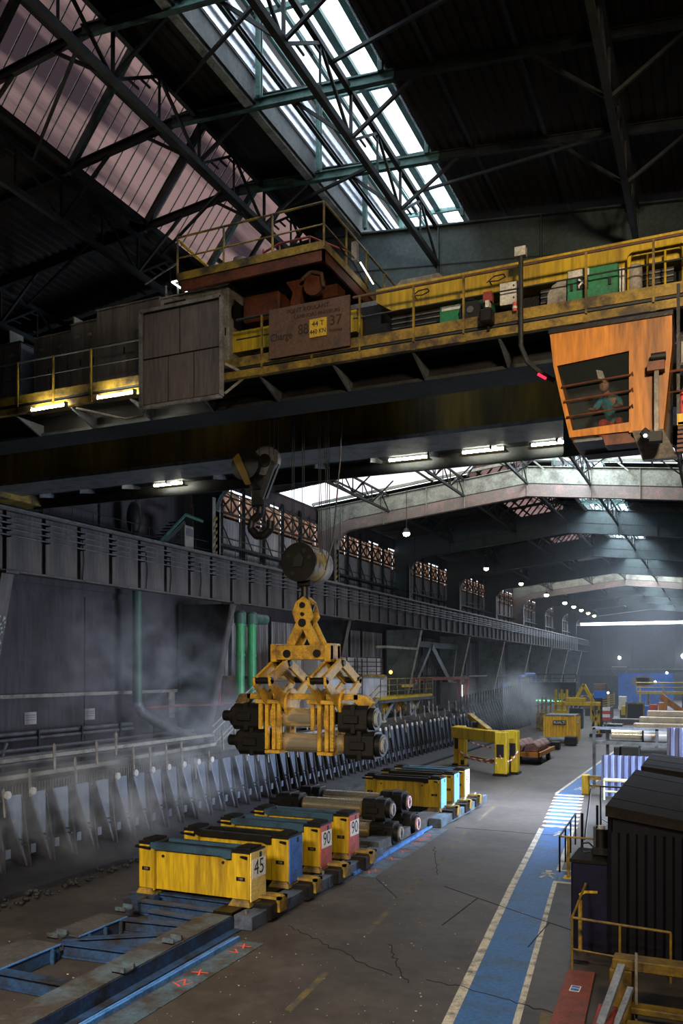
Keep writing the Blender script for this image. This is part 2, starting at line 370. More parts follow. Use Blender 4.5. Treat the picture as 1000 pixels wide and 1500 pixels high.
for (x, y) in [(-3.75,24.9),(-3.62,22.8),(-3.3,23.2)]:   # worn red and yellow marks
    strip('paint_patch', [(x, y), (x-.03, y+.5)], .22, m_redd, .004)
strip('paint_patch', [(-2.95,15.2),(-3.1,16.3)], .5, m_yline, .004)

# ---------------------------------------------------------------- ceiling
ceil = struct('ceiling', MB().box(-34, 6, -7, 201, 24.9, 25.1) if False else MB().box(-30.6, -29.9, -7, 201, 19.5, 19.62), m_roof)
def roofpiece(x0, x1, y0, y1, name='roof_sheet', n=None):
    z0, z1 = rz(x0)+.30, rz(x1)+.30
    if n: mb = MB().sheet((x0,y0,z0), (x1-x0,0,z1-z0), (0,y1-y0,0), n, -.045)
    else: mb = MB().quad((x0,y0,z0),(x1,y0,z1),(x1,y1,z1),(x0,y1,z0))
    return build(name, mb, m_roof, ceil)
XL0, XL1 = -17.35, -12.9      # lantern opening on the left slope
XM0, XM1 = -10.95, -7.45      # monitor opening on the right slope
CROSS = {2: PY(2), 6: PY(6)}
for k in range(K0+1, K1+1):
    y0, y1 = PY(k-1), PY(k); ye = y1-6 if k in CROSS else y1
    near = k == 0
    for x0, x1, n in ((-30.5, XL0, 40), (XL1, XM0, 7), (XM1, 6, 48)):
        if near:
            for j in range(5): roofpiece(x0, x1, y0+j*BAY/5, y0+(j+1)*BAY/5, n=n)
        else: roofpiece(x0, x1, y0, ye)
roofpiece(-30.5, 6, -7, PY(K0)); roofpiece(-30.5, 6, PY(K1), 201) if PY(K1) < 201 else None
# secondary rafters on the trusses
def rafter(y):
    mb = MB()
    for a, b in ((-29.8, -12.8), (-12.8, 5)): mb.ibar((a, y, rz(a)+.13), (b, y, rz(b)+.13), .13, .24, .03)
    return mb
r0 = None
for k in range(K0+1, K1+1):
    for j in range(1, 5):
        y = PY(k-1)+j*BAY/5
        if k in CROSS and y > PY(k)-5: continue
        if r0 is None: r0 = build('rafter', rafter(0), m_green if False else m_steel, ceil); r0.location = (0, y, 0)
        else: share(r0, ceil, (0, y, 0))
gr0 = None                                            # short green ties across the monitor opening
for k in range(0, 4):
    for j in range(1, 5):
        y = PY(k-1)+j*BAY/5-.16
        if gr0 is None:
            gr0 = build('tie_beam', MB().ibar((XM0-2.6, 0, rz(XM0-2.6)+.02), (XM1+.3, 0, rz(XM1+.3)+.02), .16, .26, .04), m_green, ceil); gr0.location = (0, y, 0)
        elif not (k in CROSS and y > PY(k)-5): share(gr0, ceil, (0, y, 0))
# purlin trusses along the hall
TX = [-23.6, -17.55, -12.8, -8.35, -2.2]
def truss_set(x, full):
    """one bay long, centred chords; y from 0 to BAY"""
    zt = rz(x)-.08; zb = zt-1.22; ch = MB()
    ch.bar((x,0,zb),(x,BAY,zb),.15,.17).bar((x,0,zt),(x,BAY,zt),.13,.13)
    webs = []; n = 5; p = BAY/n
    for i in range(n+1): webs.append(((x,i*p,zt),(x,i*p,zb), .07))
    for i in range(n): 
        m = (i+.5)*p
        webs.append(((x,i*p,zb),(x,m,zt),.07)); webs.append(((x,m,zt),(x,(i+1)*p,zb),.07)); webs.append(((x,m,zt),(x,m,zb),.05))
    kn = []
    for i in range(1, n):
        for d in (-1.7, 1.7): kn.append(((x,i*p,zb+.05),(x+d,i*p,rz(x+d)+.02),.08))
    lad = []
    for i in range(n):                                # batten plates of the twin web members
        m = (i+.5)*p
        for t in (.3,.55,.8):
            y = i*p+(m-i*p)*t; z = zb+(zt-zb)*t; lad.append(((x,y,z),(x,y+.42,z+.02),.045))
    return ch, webs, kn, lad
for x in TX:
    proto = None
    for k in range(K0+1, K1):
        if k == 0:
            ch, webs, kn, lad = truss_set(x, True)
            t = build('roof_truss', ch, m_steel, ceil); t.location = (0, PY(-1), 0)
            for nm, lst in (('web_member', webs), ('knee_brace', kn), ('batten', lad)):
                for a, b, w in lst: build(nm, MB().bar(a, b, w), m_steel, t)
        else:
            if proto is None:
                ch, webs, kn, lad = truss_set(x, False)
                for a, b, w in webs+kn: ch.bar(a, b, w)
                proto = build('roof_truss', ch, m_steel, ceil); proto.location = (0, PY(k-1), 0)
            else: share(proto, ceil, (0, PY(k-1), 0))
# longitudinal purlins under the near left roof and a lattice girder along the left lantern edge
for x in (-20, -25.5, -10.2, -6.2, -4.2, 0, 2): build('purlin', MB().ibar((x,-2,rz(x)+.26),(x,PY(3),rz(x)+.26),.1,.14,.02), m_steel, ceil)
for y in (PY(-1)+6, PY(-1)+12):
    for a, b in ((-12.8,-17.55),(-8.35,-12.8),(-2.2,-8.35),(-17.55,-23.6)):
        build('wind_brace', MB().bar((a,y,rz(a)-1.25),(b,y+3.57,rz(b)-.1),.07), m_steel, ceil)

# ---- left lantern: steep translucent sheets
mon_par = ceil
zl = rz(XL0)+.25; zh = zl+5.6; xh = XL1+.05
def lant_pt(t, y, off=0): return (XL0+(xh-XL0)*t, y, zl+(zh-zl)*t+off)
sh0 = None; npan = 44
for k in range(K0+1, 6):
    y0 = PY(k-1); ln = BAY-(6 if k in CROSS else 0)
    if k == 0:
        w = BAY/npan
        for i in range(npan):
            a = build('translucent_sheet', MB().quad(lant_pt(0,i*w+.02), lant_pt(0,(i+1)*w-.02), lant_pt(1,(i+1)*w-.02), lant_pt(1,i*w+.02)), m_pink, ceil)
            a.location = (0, y0, 0)
            rb = build('glazing_bar', MB().bar(lant_pt(0,i*w), lant_pt(1,i*w), .03, .04), m_panel, ceil); rb.location = (0, y0, 0)
        for t in (.02, .36, .70, .97):
            build('purlin', MB().bar(lant_pt(t,y0,-.1), lant_pt(t,y0+BAY,-.1), .16, .2), m_steel, ceil)
        for j in range(0, 6):
            y = y0+j*BAY/5; build('lantern_rafter', MB().bar(lant_pt(0,y,-.2), lant_pt(1,y,-.2), .14, .22), m_green if j % 2 else m_steel, ceil)
    else:
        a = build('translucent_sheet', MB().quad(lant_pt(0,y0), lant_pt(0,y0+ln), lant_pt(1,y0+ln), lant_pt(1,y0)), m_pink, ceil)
        fr = MB()
        for j in range(11): fr.bar(lant_pt(0,y0+j*ln/10,-.1), lant_pt(1,y0+j*ln/10,-.1), .12)
        for t in (.1,.35,.6,.85): fr.bar(lant_pt(t,y0,-.1), lant_pt(t,y0+ln,-.1), .12)
        build('lantern_frame', fr, m_steel, ceil)
    build('lantern_wall', MB().box(XL1+.02, XL1+.12, y0, y0+ln, rz(XL1)+.1, zh), m_roof, ceil)
ylan = PY(-2)
build('lantern_end', MB().ext([(XL0,zl),(xh,zl),(xh,zh)], 'y', ylan-.1, ylan), m_roof, ceil)

# ---- right monitor: curb, pale slats, green posts and bars, glazing
zc = rz(XM0)+.28; zm = zc+1.80
sl0 = {}
for k in range(K0+1, K1+1):
    y0 = PY(k-1); ln = BAY-(6 if k in CROSS else 0)
    first = k == 0
    nm = build('monitor_curb', MB().box(XM0-.12, XM0, y0, y0+ln, zc-.35, zc+.28), m_mongrey, ceil)
    build('monitor_edge', MB().box(XM0-.30, XM0-.08, y0, y0+ln, zc-.42, zc-.30), m_monedge, ceil)
    for i in range(4):
        z = zc+.26+i*.33
        build('wall_slat', MB().add([(XM0+.04,y0,z),(XM0+.04,y0+ln,z),(XM0+.07,y0+ln,z),(XM0+.07,y0,z),(XM0-.06,y0,z+.36),(XM0-.06,y0+ln,z+.36),(XM0-.03,y0+ln,z+.36),(XM0-.03,y0,z+.36)],
              [(0,1,2,3),(3,2,6,7),(4,5,6,7),(0,1,5,4)]), m_slat, ceil)
    for j in range(5):
        y = y0+j*BAY/5-.3
        if y-y0 > ln: continue
        build('monitor_post', MB().ibar((XM0+.16,y,zc-.3),(XM0+.16,y,zm),.14,.14,.03,up=(0,1,0)), m_green, ceil)
        build('monitor_post', MB().bar((XM1,y,zc-.6),(XM1,y,zm-.25),.12), m_green, ceil)
        build('glazing_rafter', MB().bar((XM0,y,zm+.05),(XM1,y,zm-.2),.10,.14), m_green, ceil)
    for t in (0, .22, .45, .68, .9, 1):
        x = XM0+(XM1-XM0)*t; w = .22 if t in (.45,.68,.9) else .1
        build('glazing_purlin', MB().bar((x,y0,zm+.1-.25*t),(x,y0+ln,zm+.1-.25*t),w,.12), m_green, ceil)
    if k < 4:
        for j in range(5):
            for t0, t1 in ((0,.22),(.22,.45),(.45,.68),(.68,.9),(.9,1)):
                ya = y0+j*ln/5; yb = ya+ln/5
                a = XM0+(XM1-XM0)*t0; b = XM0+(XM1-XM0)*t1
                build('glass_pane', MB().quad((a,ya+.03,zm+.16-.25*t0),(b,ya+.03,zm+.16-.25*t1),(b,yb-.03,zm+.16-.25*t1),(a,yb-.03,zm+.16-.25*t0)), m_glass, ceil)
    else: build('glass_pane', MB().quad((XM0,y0,zm+.16),(XM1,y0,zm-.09),(XM1,y0+ln,zm-.09),(XM0,y0+ln,zm+.16)), m_glass, ceil)
    build('side_glazing', MB().quad((XM1+.05,y0,zc-.5),(XM1+.05,y0+ln,zc-.5),(XM1+.05,y0+ln,zm-.2),(XM1+.05,y0,zm-.2)), m_glass, ceil)
for ye in (PY(-2), PY(2)-6, PY(2), PY(6)-6, PY(6), PY(10)):
    build('monitor_end', MB().box(XM0-.1, XM1+.1, ye-.05, ye+.05, zc-.3, zm+.2), m_mongrey, ceil)
# ---- cross monitors above two portals: pale pink sheet strip facing the near end
for k in CROSS:
    y = PY(k)+.25; segs = [(-30.3,-24),(-24,-18),(-18,-12.8),(-12.8,-7),(-7,-1),(-1,5)]
    for a, b in segs:
        za, zb = rz(a)+.55, rz(b)+.55
        n = max(2, round((b-a)/.3)); build('ribbed_sheet', MB().sheet((a,y,za),(b-a,0,zb-za),(0,0,2.3),n,.05), m_strip, ceil)
        build('sill_beam', MB().bar((a,y-.2,za-.05),(b,y-.2,zb-.05),.22,.20), m_rafterA, ceil)
        build('cross_roof', MB().quad((a,y-6.3,za+2.3),(b,y-6.3,zb+2.3),(b,y+.1,zb+2.3),(a,y+.1,za+2.3)), m_roof, ceil)
        build('cross_wall', MB().quad((a,y-6.3,za-.3),(b,y-6.3,zb-.3),(b,y-6.3,zb+2.3),(a,y-6.3,za+2.3)), m_roof, ceil)
        xm = (a+b)/2
        build('sill_brace', MB().bar((a+.3,y-.25,za-.1),(a+.3-1.0*(1 if a < -13 else -1),y-.7,za-1.05),.09), m_rafterA, ceil)

# ---------------------------------------------------------------- portal frames
XC = -12.8
def portal_poly():
    inn = [(-28.0,13.2),(-28.0,16.3)]
    for i in range(7):
        t = R(180-i*13.5); inn.append((-26.5+1.5*math.cos(t)*1.0, 16.2+1.5*math.sin(t)))
    inn.append((XC,19.2))
    mirror = [(2*XC-x, z) for x, z in inn[::-1]]
    return inn, mirror
inn, mir = portal_poly(); inner = inn+mir[1:]
seamL = [(-29.0,17.9),(-27.0,18.55),(XC,20.15),(2*XC+27,18.55),(2*XC+29,17.9)]
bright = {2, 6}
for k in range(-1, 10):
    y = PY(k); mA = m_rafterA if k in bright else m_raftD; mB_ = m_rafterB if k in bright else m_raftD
    lo = MB(); up_ = MB()
    # lower plate between inner edge and seam, left half then right half
    for sgn in (0, 1):
        f = (lambda x: x) if sgn == 0 else (lambda x: 2*XC-x)
        low = [(f(a), b) for a, b in inn]+[(f(XC),20.15),(f(-27.0),18.55),(f(-29.7),17.6),(f(-29.7),13.2)]
        lo.ext(low, 'y', y-.05, y+.05)
        upp = [(f(-29.7),17.62),(f(-27.0),18.57),(f(XC),20.17),(f(XC),21.35),(f(-29.7),19.5)]
        up_.ext(upp, 'y', y-.05, y+.05)
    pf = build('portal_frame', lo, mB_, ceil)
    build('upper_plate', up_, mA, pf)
    fl_ = MB()
    for a, b in zip(inner, inner[1:]): fl_.bar((a[0],y,a[1]),(b[0],y,b[1]),.42,.05,(0,1,0)) if False else fl_.add([(a[0],y-.22,a[1]),(b[0],y-.22,b[1]),(b[0],y+.22,b[1]),(a[0],y+.22,a[1])],[(0,1,2,3)])
    build('bottom_flange', fl_, mB_, pf)
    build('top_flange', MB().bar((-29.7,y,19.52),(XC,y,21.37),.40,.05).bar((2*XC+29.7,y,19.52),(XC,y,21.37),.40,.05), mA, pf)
    sm = MB(); sm.bar((-27,y-.07,18.56),(XC,y-.07,20.16),.02,.035).bar((2*XC+27,y-.07,18.56),(XC,y-.07,20.16),.02,.035)
    build('seam_strip', sm, m_steel, pf)
    for x in ((-27.6,-24,-20.5,-17.5,-12.8,-8.3,-5,-2.2) if k < 4 else (-24,-12.8,-5)):
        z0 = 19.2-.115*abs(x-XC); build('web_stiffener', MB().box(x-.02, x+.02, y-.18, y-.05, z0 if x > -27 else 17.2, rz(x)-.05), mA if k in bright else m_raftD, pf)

# ---------------------------------------------------------------- left runway girder
GX = -27.1
run = thing('crane_runway', 'long grey stiffened crane runway girder along the left wall with conductor bars', 'girder', (GX, 20, 10.6))
pitch = BAY/8
gp = gs = gb = gi = None
for i in range(-4, 78):
    y = PY(0)-BAY+i*pitch
    if y > 198: break
    if gp is None:
        gp = build('web_panel', MB().box(GX-.06, GX, y+.02, y+pitch-.02, 10.68, 13.12), m_girder, run); ybase = y
        gs = build('stiffener', MB().box(GX, GX+.16, y-.02, y+.02, 10.68, 13.12), m_steel, run)
        br = MB()
        for z in (12.05, 12.3, 12.55, 12.8): br.box(GX, GX+.42, y-.03, y+.03, z-.04, z+.03)
        gb = build('insulator_bracket', br, m_steel, run)
    else:
        for s in (gp, gs): share(s, run, (0, y-ybase, 0))
        if y < 130: share(gb, run, (0, y-ybase, 0))
for nm, z0, z1, w in (('bottom_flange', 10.6, 10.68, .34), ('top_flange', 13.12, 13.2, .40)):
    build(nm, MB().box(GX-w, GX+w-.12, 6, 198, z0, z1), m_girder, run)
for z in (12.08, 12.33, 12.58, 12.83): build('conductor_bar', MB().box(GX+.36, GX+.40, 6, 198, z-.03, z+.03), m_pipe, run)
build('crane_rail', MB().box(GX-.06, GX+.06, 6, 198, 13.2, 13.34), m_steelgrey, run)
build('walkway_plate', MB().box(GX-1.3, GX-.3, 6, 198, 13.12, 13.2), m_steel, run)
hp = None
for i in range(0, 60):
    y = 20+i*1.5
    pm = MB().tube((GX-1.25,y,13.2),(GX-1.25,y,14.3),.022,5)
    if hp is None: hp = build('handrail_post', pm, m_steel, run)
    else: share(hp, run, (0, y-20, 0))
build('handrail', MB().tube((GX-1.25,15,14.3),(GX-1.25,115,14.3),.024,5), m_steel, run)
build('handrail', MB().tube((GX-1.25,15,13.8),(GX-1.25,115,13.8),.018,5), m_steel, run)
for y in (31.2, 36.0, 38.1, 41, 55.3, 57.6, 59.5): build('cable_drop', MB().path([(GX+.05,y,12.6),(GX+.06,y+.1,11.6),(GX+.05,y,10.7)],.025,5), m_black, run)

# ---------------------------------------------------------------- tapered columns under the girder
ords = ['', 'second', 'third', 'fourth', 'fifth', 'sixth', 'seventh', 'eighth', 'ninth', 'tenth']
clab = ['paint-flaked tapered column at the left edge of the picture', 'grey tapered column just left of the twin green pipes', 'tapered column right behind the hanging lifting tongs',
        'tapered column left of the X-braced frame', 'tapered column right of the X-braced frame', 'tapered column behind the drifting steam, first past the X-braced frame',
        'second tapered column past the X-braced frame', 'third tapered column past the X-braced frame', 'fourth tapered column past the X-braced frame', 'farthest tapered column before the end wall']
for i in range(10):
    y = PY(i)
    c = thing('tapered_column', clab[i], 'column', (-29, y, 0), 'tapered columns below the crane runway')
    build('web', MB().ext([(-30.6,0),(-29.25,0),(-26.95,10.55),(-30.6,10.55)], 'y', y-.04, y+.04), m_colweb_lit if i > 2 else m_steel, c)  # farther webs are coloured lighter to look lit
    build('front_flange', MB().bar((-29.25,y,0),(-26.9,y,10.55),.66 if i < 2 else .5,.06), m_colfl if i > 2 else m_girder, c)
    build('rear_flange', MB().box(-30.68,-30.6,y-.3,y+.3,0,10.55), m_steel, c)
    build('cap_plate', MB().box(-27.5,-26.6,y-.36,y+.36,10.5,10.6), m_girder, c)
fk = MB(); rr = random.Random(8)
for j in range(170):
    z = 10.2-abs(rr.gauss(0,1))*3.2-1.5
    if z < .5: continue
    y = PY(0)+rr.uniform(-.3,.3); x = -29.25+2.35*z/10.55+.035; s = rr.uniform(.03,.14)
    fk.add([(x,y-s*.4,z),(x+.01,y+s*.3,z+s*.2),(x+.02,y+s*.5,z+s),(x+.02,y-s*.2,z+s*1.2)],[(0,1,2,3)])
build('paint_flakes', fk, M('flaked_pale_teal',(.30,.40,.34),.6,0,(.12,.20,.17),.4,5,0), bpy.data.objects['tapered_column'], kind='stuff')
# ---------------------------------------------------------------- left wall
wl = struct('wall_left', MB().box(-31.2, -31, -7, 46.6, 0, 20.5).box(-31.2, -31, 46.6, 201, 0, 17.0), m_wall)
XW = -30.95
for j in range(3):                                    # dark smooth panels of the near bay
    ya = 18+j*8.9
    build('wall_panel', MB().box(XW, XW+.06, ya+.03, ya+8.87, 5.4, 10.4), m_wall, wl)
    build('wall_panel', MB().box(XW, XW+.05, ya+.03, ya+8.87, 0, 5.15), m_wall, wl)
build('pale_ledge', MB().box(XW, XW+.28, 20, 44, 5.16, 5.34), m_frame, wl)
build('wall_pilaster', MB().box(XW, XW+.2, 43.2, 43.8, 3.6, 5.3), m_frame, wl)
build('upper_panel', MB().box(XW, XW+.08, 10, 39.5, 10.8, 18.6), m_wall, wl)
# ribbed panels: lower wall beyond the second column, upper wall beyond the hook
lp = None
for k in range(1, 10):
    for j in range(6):
        y = PY(k)+.4+j*(BAY-.8)/6; w = (BAY-.8)/6-.12
        if lp is None:
            lp = build('ribbed_panel', MB().sheet((XW+.02,0,5.9),(0,w,0),(0,0,4.3),8,.05), m_sheetgrey, wl); lp.location = (0, y, 0)
            lq = build('ribbed_panel', MB().sheet((XW+.02,0,0),(0,w,0),(0,0,5.7),8,.05), m_sheetgrey, wl); lq.location = (0, y, 0)
            uq = build('ribbed_panel', MB().sheet((XW+.9,0,13.3),(0,w,0),(0,0,3.5),8,.04), m_sheetgrey, wl); uq.location = (0, y, 0)
            up2 = build('wall_post', MB().ibar((XW+1.2,0,13.2),(XW+1.2,0,18.9),.16,.2,.03,up=(0,1,0)), m_steel, wl); up2.location = (0, y, 0)
            lpo = build('wall_post', MB().bar((XW+.15,0,0),(XW+.15,0,10.5),.14), m_steel, wl); lpo.location = (0, y, 0)
            dg = build('wall_brace', MB().bar((XW+1.15,.1,16.2),(XW+1.15,1.5,14.6),.07), m_steel, wl); dg.location = (0, y, 0)
        else:
            share(lp, wl, (0,y,0)); share(lq, wl, (0,y,0)); share(uq, wl, (0,y,0)); share(up2, wl, (0,y,0))
            if j < 5: share(lpo, wl, (0,y,0))
            if k < 4: share(dg, wl, (0,y,0))
    # clerestory: peach panes with a lattice in front
    y0 = PY(k)
    for j in range(6):
        w = BAY/6; build('clerestory_pane', MB().quad((XW+.95,y0+j*w+.02,16.6),(XW+.95,y0+(j+1)*w-.02,16.6),(XW+.95,y0+(j+1)*w-.02,18.42),(XW+.95,y0+j*w+.02,18.42)), m_peach, wl)
    for j in range(14):
        if rr.random() > .45: build('head_sheet', MB().quad((XW+1.0,y0+j*BAY/14,18.36),(XW+1.0,y0+(j+1)*BAY/14,18.36),(XW+1.0,y0+(j+1)*BAY/14,18.66),(XW+1.0,y0+j*BAY/14,18.66)), m_wall, wl)
        else: build('broken_pane', MB().quad((XW+1.0,y0+j*BAY/14+.1,18.42),(XW+1.0,y0+(j+1)*BAY/14-.25,18.42),(XW+1.0,y0+(j+1)*BAY/14-.2,18.62),(XW+1.0,y0+j*BAY/14+.15,18.62)), m_clear, wl)
    build('head_sheet', MB().box(XW+.98,XW+1.04,y0,y0+BAY,18.62,19.7), m_wall, wl)
    fr = MB()
    for j in range(12):
        a = y0+j*BAY/12; b = a+BAY/12
        fr.bar((XW+1.2,a,16.9),(XW+1.2,b,18.0),.10).bar((XW+1.2,b,16.9),(XW+1.2,a,18.0),.10).bar((XW+1.2,a,16.9),(XW+1.2,a,18.8),.07)
        fr.bar((XW+1.25,a,18.4),(XW+1.25,b,18.05),.05)
    fr.bar((XW+1.2,y0,18.0),(XW+1.2,y0+BAY,18.0),.10).bar((XW+1.2,y0,16.9),(XW+1.2,y0+BAY,16.9),.14).bar((XW+1.2,y0,18.35),(XW+1.2,y0+BAY,18.35),.08)
    build('clerestory_lattice', fr, m_steel, wl)
    build('girt_walkway', MB().box(XW+.9, XW+1.7, y0+.5, y0+BAY-.5, 14.55, 14.7), m_steel, wl)
    build('girt_lattice', MB().bar((XW+1.7,y0+.5,15.1),(XW+1.7,y0+BAY-.5,15.1),.06).bar((XW+1.7,y0+.5,14.6),(XW+1.7,y0+BAY-.5,14.6),.12), m_steel, wl)
    if k > 2: build('wall_girt', MB().box(XW+.1, XW+.5, y0+.4, y0+BAY-.4, 5.6, 5.85), m_steelgrey, wl)
# yellow and black chevron boards on the portal legs
for k in range(1, 7):
    y = PY(k)
    for s in range(6):
        z = 13.3+s*.42
        build('chevron_stripe', MB().add([(-27.95,y-.5,z),(-27.95,y-.1,z+.3),(-27.95,y-.1,z+.5),(-27.95,y-.5,z+.2)],[(0,1,2,3)]), m_yellowd, wl)
    build('portal_leg', MB().box(-29.7,-28.0,y-.55,y+.55,13.2,13.25).box(-28.05,-28.0,y-.55,y+.35,13.2,17), m_frame if k == 1 else m_steelgrey, wl)
# ================================================================ OVERHEAD CRANE
cr = thing('overhead_crane', 'long double girder overhead travelling crane with yellow walkway across the hall', 'crane', (-12.8, 22, 13.2))
CX0, CX1 = -26.4, 1.6
build('near_girder', MB().box(CX0,CX1,20,20.95,13.7,15.25), m_dark, cr)
build('near_flange', MB().box(CX0,CX1,19.9,21.1,13.62,13.7), m_steel, cr)
# yellow upper band of the near girder, cut slanted at its left end
build('yellow_band', MB().ext([(-7.75,15.92),(-7.75,15.60),(-7.3,15.30),(CX1,15.30),(CX1,15.92)], 'y', 19.55, 20.9), m_yellow, cr)
build('yellow_band', MB().box(-11.9,-8.3,19.6,20.9,15.0,15.55), m_yellow, cr)
build('girder_top', MB().box(CX0,-7.8,20,20.95,15.25,15.75), m_dark, cr)
build('far_girder', MB().box(CX0,CX1,24.8,25.9,13.7,16.0), m_brownyel, cr)
build('far_flange', MB().box(CX0,CX1,24.5,26.3,13.58,13.7), m_steelgrey, cr)
build('far_walkway', MB().box(CX0,CX1,26.3,27.5,13.74,13.80), m_steel, cr)
build('far_walkway_edge', MB().box(CX0,CX1,27.44,27.52,13.28,13.80), m_steel, cr)
for y in (20.5, 25.35): build('trolley_rail', MB().box(CX0,CX1,y-.05,y+.05,15.92 if y < 22 else 16.0,16.08), m_steelgrey, cr)
for x in (CX0, CX1): build('end_carriage', MB().box(x-.5,x+.5,18.5,27.6,13.36,14.3), m_yellowd, cr)
# near walkway: floor, outer channel of two yellow flanges
YW = 18.8
build('walkway_floor', MB().box(CX0,CX1,YW,20,14.20,14.25), m_steel, cr)
build('channel_web', MB().box(CX0,CX1,YW+.05,YW+.10,14.0,14.46), m_dark, cr)
build('channel_flange', MB().box(CX0,CX1,YW-.02,YW+.10,14.26,14.50), m_yellowd, cr)
build('channel_flange', MB().box(CX0,CX1,YW-.04,YW+.12,13.98,14.16), m_yellowd, cr)
x = -25
while x < 1:                                          # triangular brackets under both walkways
    build('bracket', MB().ext([(YW+.1,13.96),(20,13.96),(20,13.62),(19.85,13.62)], 'x', x-.03, x+.03), m_steelgrey, cr)
    build('bracket', MB().ext([(26.3,13.74),(27.45,13.74),(27.45,13.66),(26.3,13.45)], 'x', x-.03, x+.03), m_steelgrey, cr)
    x += 1.28*1.6
# handrails of the near walkway
for xa, xb in ((CX0, -14.1), (-11.3, -10.2), (-8.05, -.55)):
    build('top_rail', MB().tube((xa,YW,15.47),(xb,YW,15.47),.036,8), m_rustybrown if xb > -9 else m_steel, cr, True)
    build('mid_rail', MB().tube((xa,YW,14.97),(xb,YW,14.97),.018,6), m_steel, cr, True)
for x in (-25.2,-23.9,-22.6,-21.3,-20.0,-18.66,-17.33,-15.98,-10.55,-9.15,-7.87,-6.51,-5.31,-2.61,-1.25):
    build('rail_post', MB().bar((x,YW-.02,13.98),(x,YW-.02,15.47),.05,.04), m_yellowd, cr)
    build('post_foot', MB().box(x-.06,x+.06,YW-.06,YW,13.96,14.12), m_yellowd, cr)
build('raised_rail', MB().path([(-.62,YW,15.47),(-.45,YW,15.62),(.4,YW,15.72),(1.6,YW,15.72)],.04), m_yellow, cr, True)
# louvred resistor banks behind the rail
for i, (xa, xb) in enumerate(((-7.4,-5.55),(-3.75,-2.95),(-1.6,-.9),(-11.3,-10.35))):
    rb = build('resistor_bank', MB().box(xa,xb,19.75,19.98,14.5,15.26), m_black, cr)
    for j in range(6): build('louvre', MB().bar((xa,19.72,14.58+j*.12),(xb,19.72,14.58+j*.12),.05,.03), m_steelgrey, rb)
for gx, gz in ((-6.6,15.62),(-4.75,15.62)):           # black hand-drawn loops on the yellow band
    build('paint_scrawl', MB().path([(gx-.22,19.54,gz-.05),(gx-.05,19.54,gz+.07),(gx+.18,19.54,gz+.08),(gx+.22,19.54,gz+.01),(gx+.05,19.54,gz-.05),(gx-.15,19.54,gz-.03),(gx-.1,19.54,gz-.12)],.014,5), m_black, cr)
build('bent_pipe', MB().path([(-16.6,18.9,13.92),(-15.2,19.3,13.55),(-14.5,19.2,13.52),(-14.35,19.1,13.72)],.03,6), m_frame, cr, True)
# tall bent conduit post with white box on top
cp = build('conduit_post', MB().path([(-3.99,YW-.1,15.7),(-3.99,YW-.1,13.65),(-3.86,YW-.05,13.3),(-3.55,YW,13.0),(-3.3,YW+.1,12.85)],.055), m_steel, cr, True)
build('junction_box', MB().box(-4.11,-3.87,YW-.2,YW-.02,15.6,15.8), m_whitebox, cp)
build('red_lamp', MB().tube((-3.62,YW-.08,12.98),(-3.45,YW-.08,12.86),.03,6), m_redled, cp, label='small glowing red lamp at the conduit end')
build('guard_frame', MB().path([(-1.78,19.3,14.5),(-1.78,19.3,15.42),(-1.70,19.3,15.5),(-.75,19.3,15.5),(-.68,19.3,15.42),(-.68,19.3,14.5)],.045), m_yellow, cr, True)
build('guard_frame', MB().path([(-1.4,19.3,14.5),(-1.4,19.3,15.42)],.025).path([(-1.05,19.3,14.5),(-1.05,19.3,15.42)],.025), m_yellow, cr, True)
build('hoop', MB().path([(-.62,18.95,15.0),(-.58,18.95,15.35),(-.45,18.95,15.5),(-.2,18.95,15.52)],.045), m_yellow, cr, True)
# ---- things standing on the crane walkway
def cabinet(name, label, x0, x1, y0, y1, z0, z1, mat, doors, group=None, vents=True, cat='cabinet'):
    c = thing(name, label, cat, ((x0+x1)/2, (y0+y1)/2, z0), group)
    build('body', MB().box(x0,x1,y0,y1,z0,z1), mat, c, bevel=.015)
    w = (x1-x0)/doors
    for i in range(doors):
        d = build('door', MB().box(x0+i*w+.02,x0+(i+1)*w-.02,y0-.02,y0,z0+.06,z1-.05), mat, c)
        build('handle', MB().box(x0+(i+1)*w-.10,x0+(i+1)*w-.07,y0-.045,y0-.02,(z0+z1)/2-.1,(z0+z1)/2+.1), m_black, d)
        if vents: build('name_plate', MB().box(x0+i*w+w*.35,x0+i*w+w*.65,y0-.03,y0-.02,z1-.42,z1-.34), m_frame, d)
    build('roof_lip', MB().box(x0-.03,x1+.03,y0-.03,y1+.03,z1,z1+.03), mat, c)
    return c
cabinet('electrical_cabinet', 'grey electrical cabinet with pale blue side at the left edge on crane walkway', -21.2,-19.27,19.5,20.6,14.26,16.42, m_cabinet, 3)
build('side_panel', MB().box(-19.27,-19.25,19.5,20.6,14.3,16.4), m_cabblue, bpy.data.objects['electrical_cabinet'])
cabinet('electrical_cabinet', 'grey-brown cabinet with rusty stripe, right of the pale blue cabinet side on walkway', -18.75,-17.35,19.5,20.6,14.26,16.42, m_cabinet, 2)
cabinet('electrical_cabinet', 'grey cabinet with red sticker and plates, middle of the walkway cabinet row', -17.33,-16.4,19.5,20.6,14.26,16.6, m_cabinet, 2)
cabinet('electrical_cabinet', 'tallest plain grey-brown double cabinet just left of the big framed panel', -16.38,-14.2,19.5,20.6,14.26,16.85, m_cabinet, 2, vents=False)
c = cabinet('equipment_cubicle', 'pale grey cubicle with open square window behind the big framed panel', -14.1,-11.9,19.4,20.5,14.26,16.75, m_frame, 3, vents=False)
build('opening', MB().box(-11.9,-11.885,19.65,20.25,15.7,16.45), m_black, c); build('opening', MB().box(-13.95,-13.25,19.37,19.4,16.0,16.6), m_black, c)
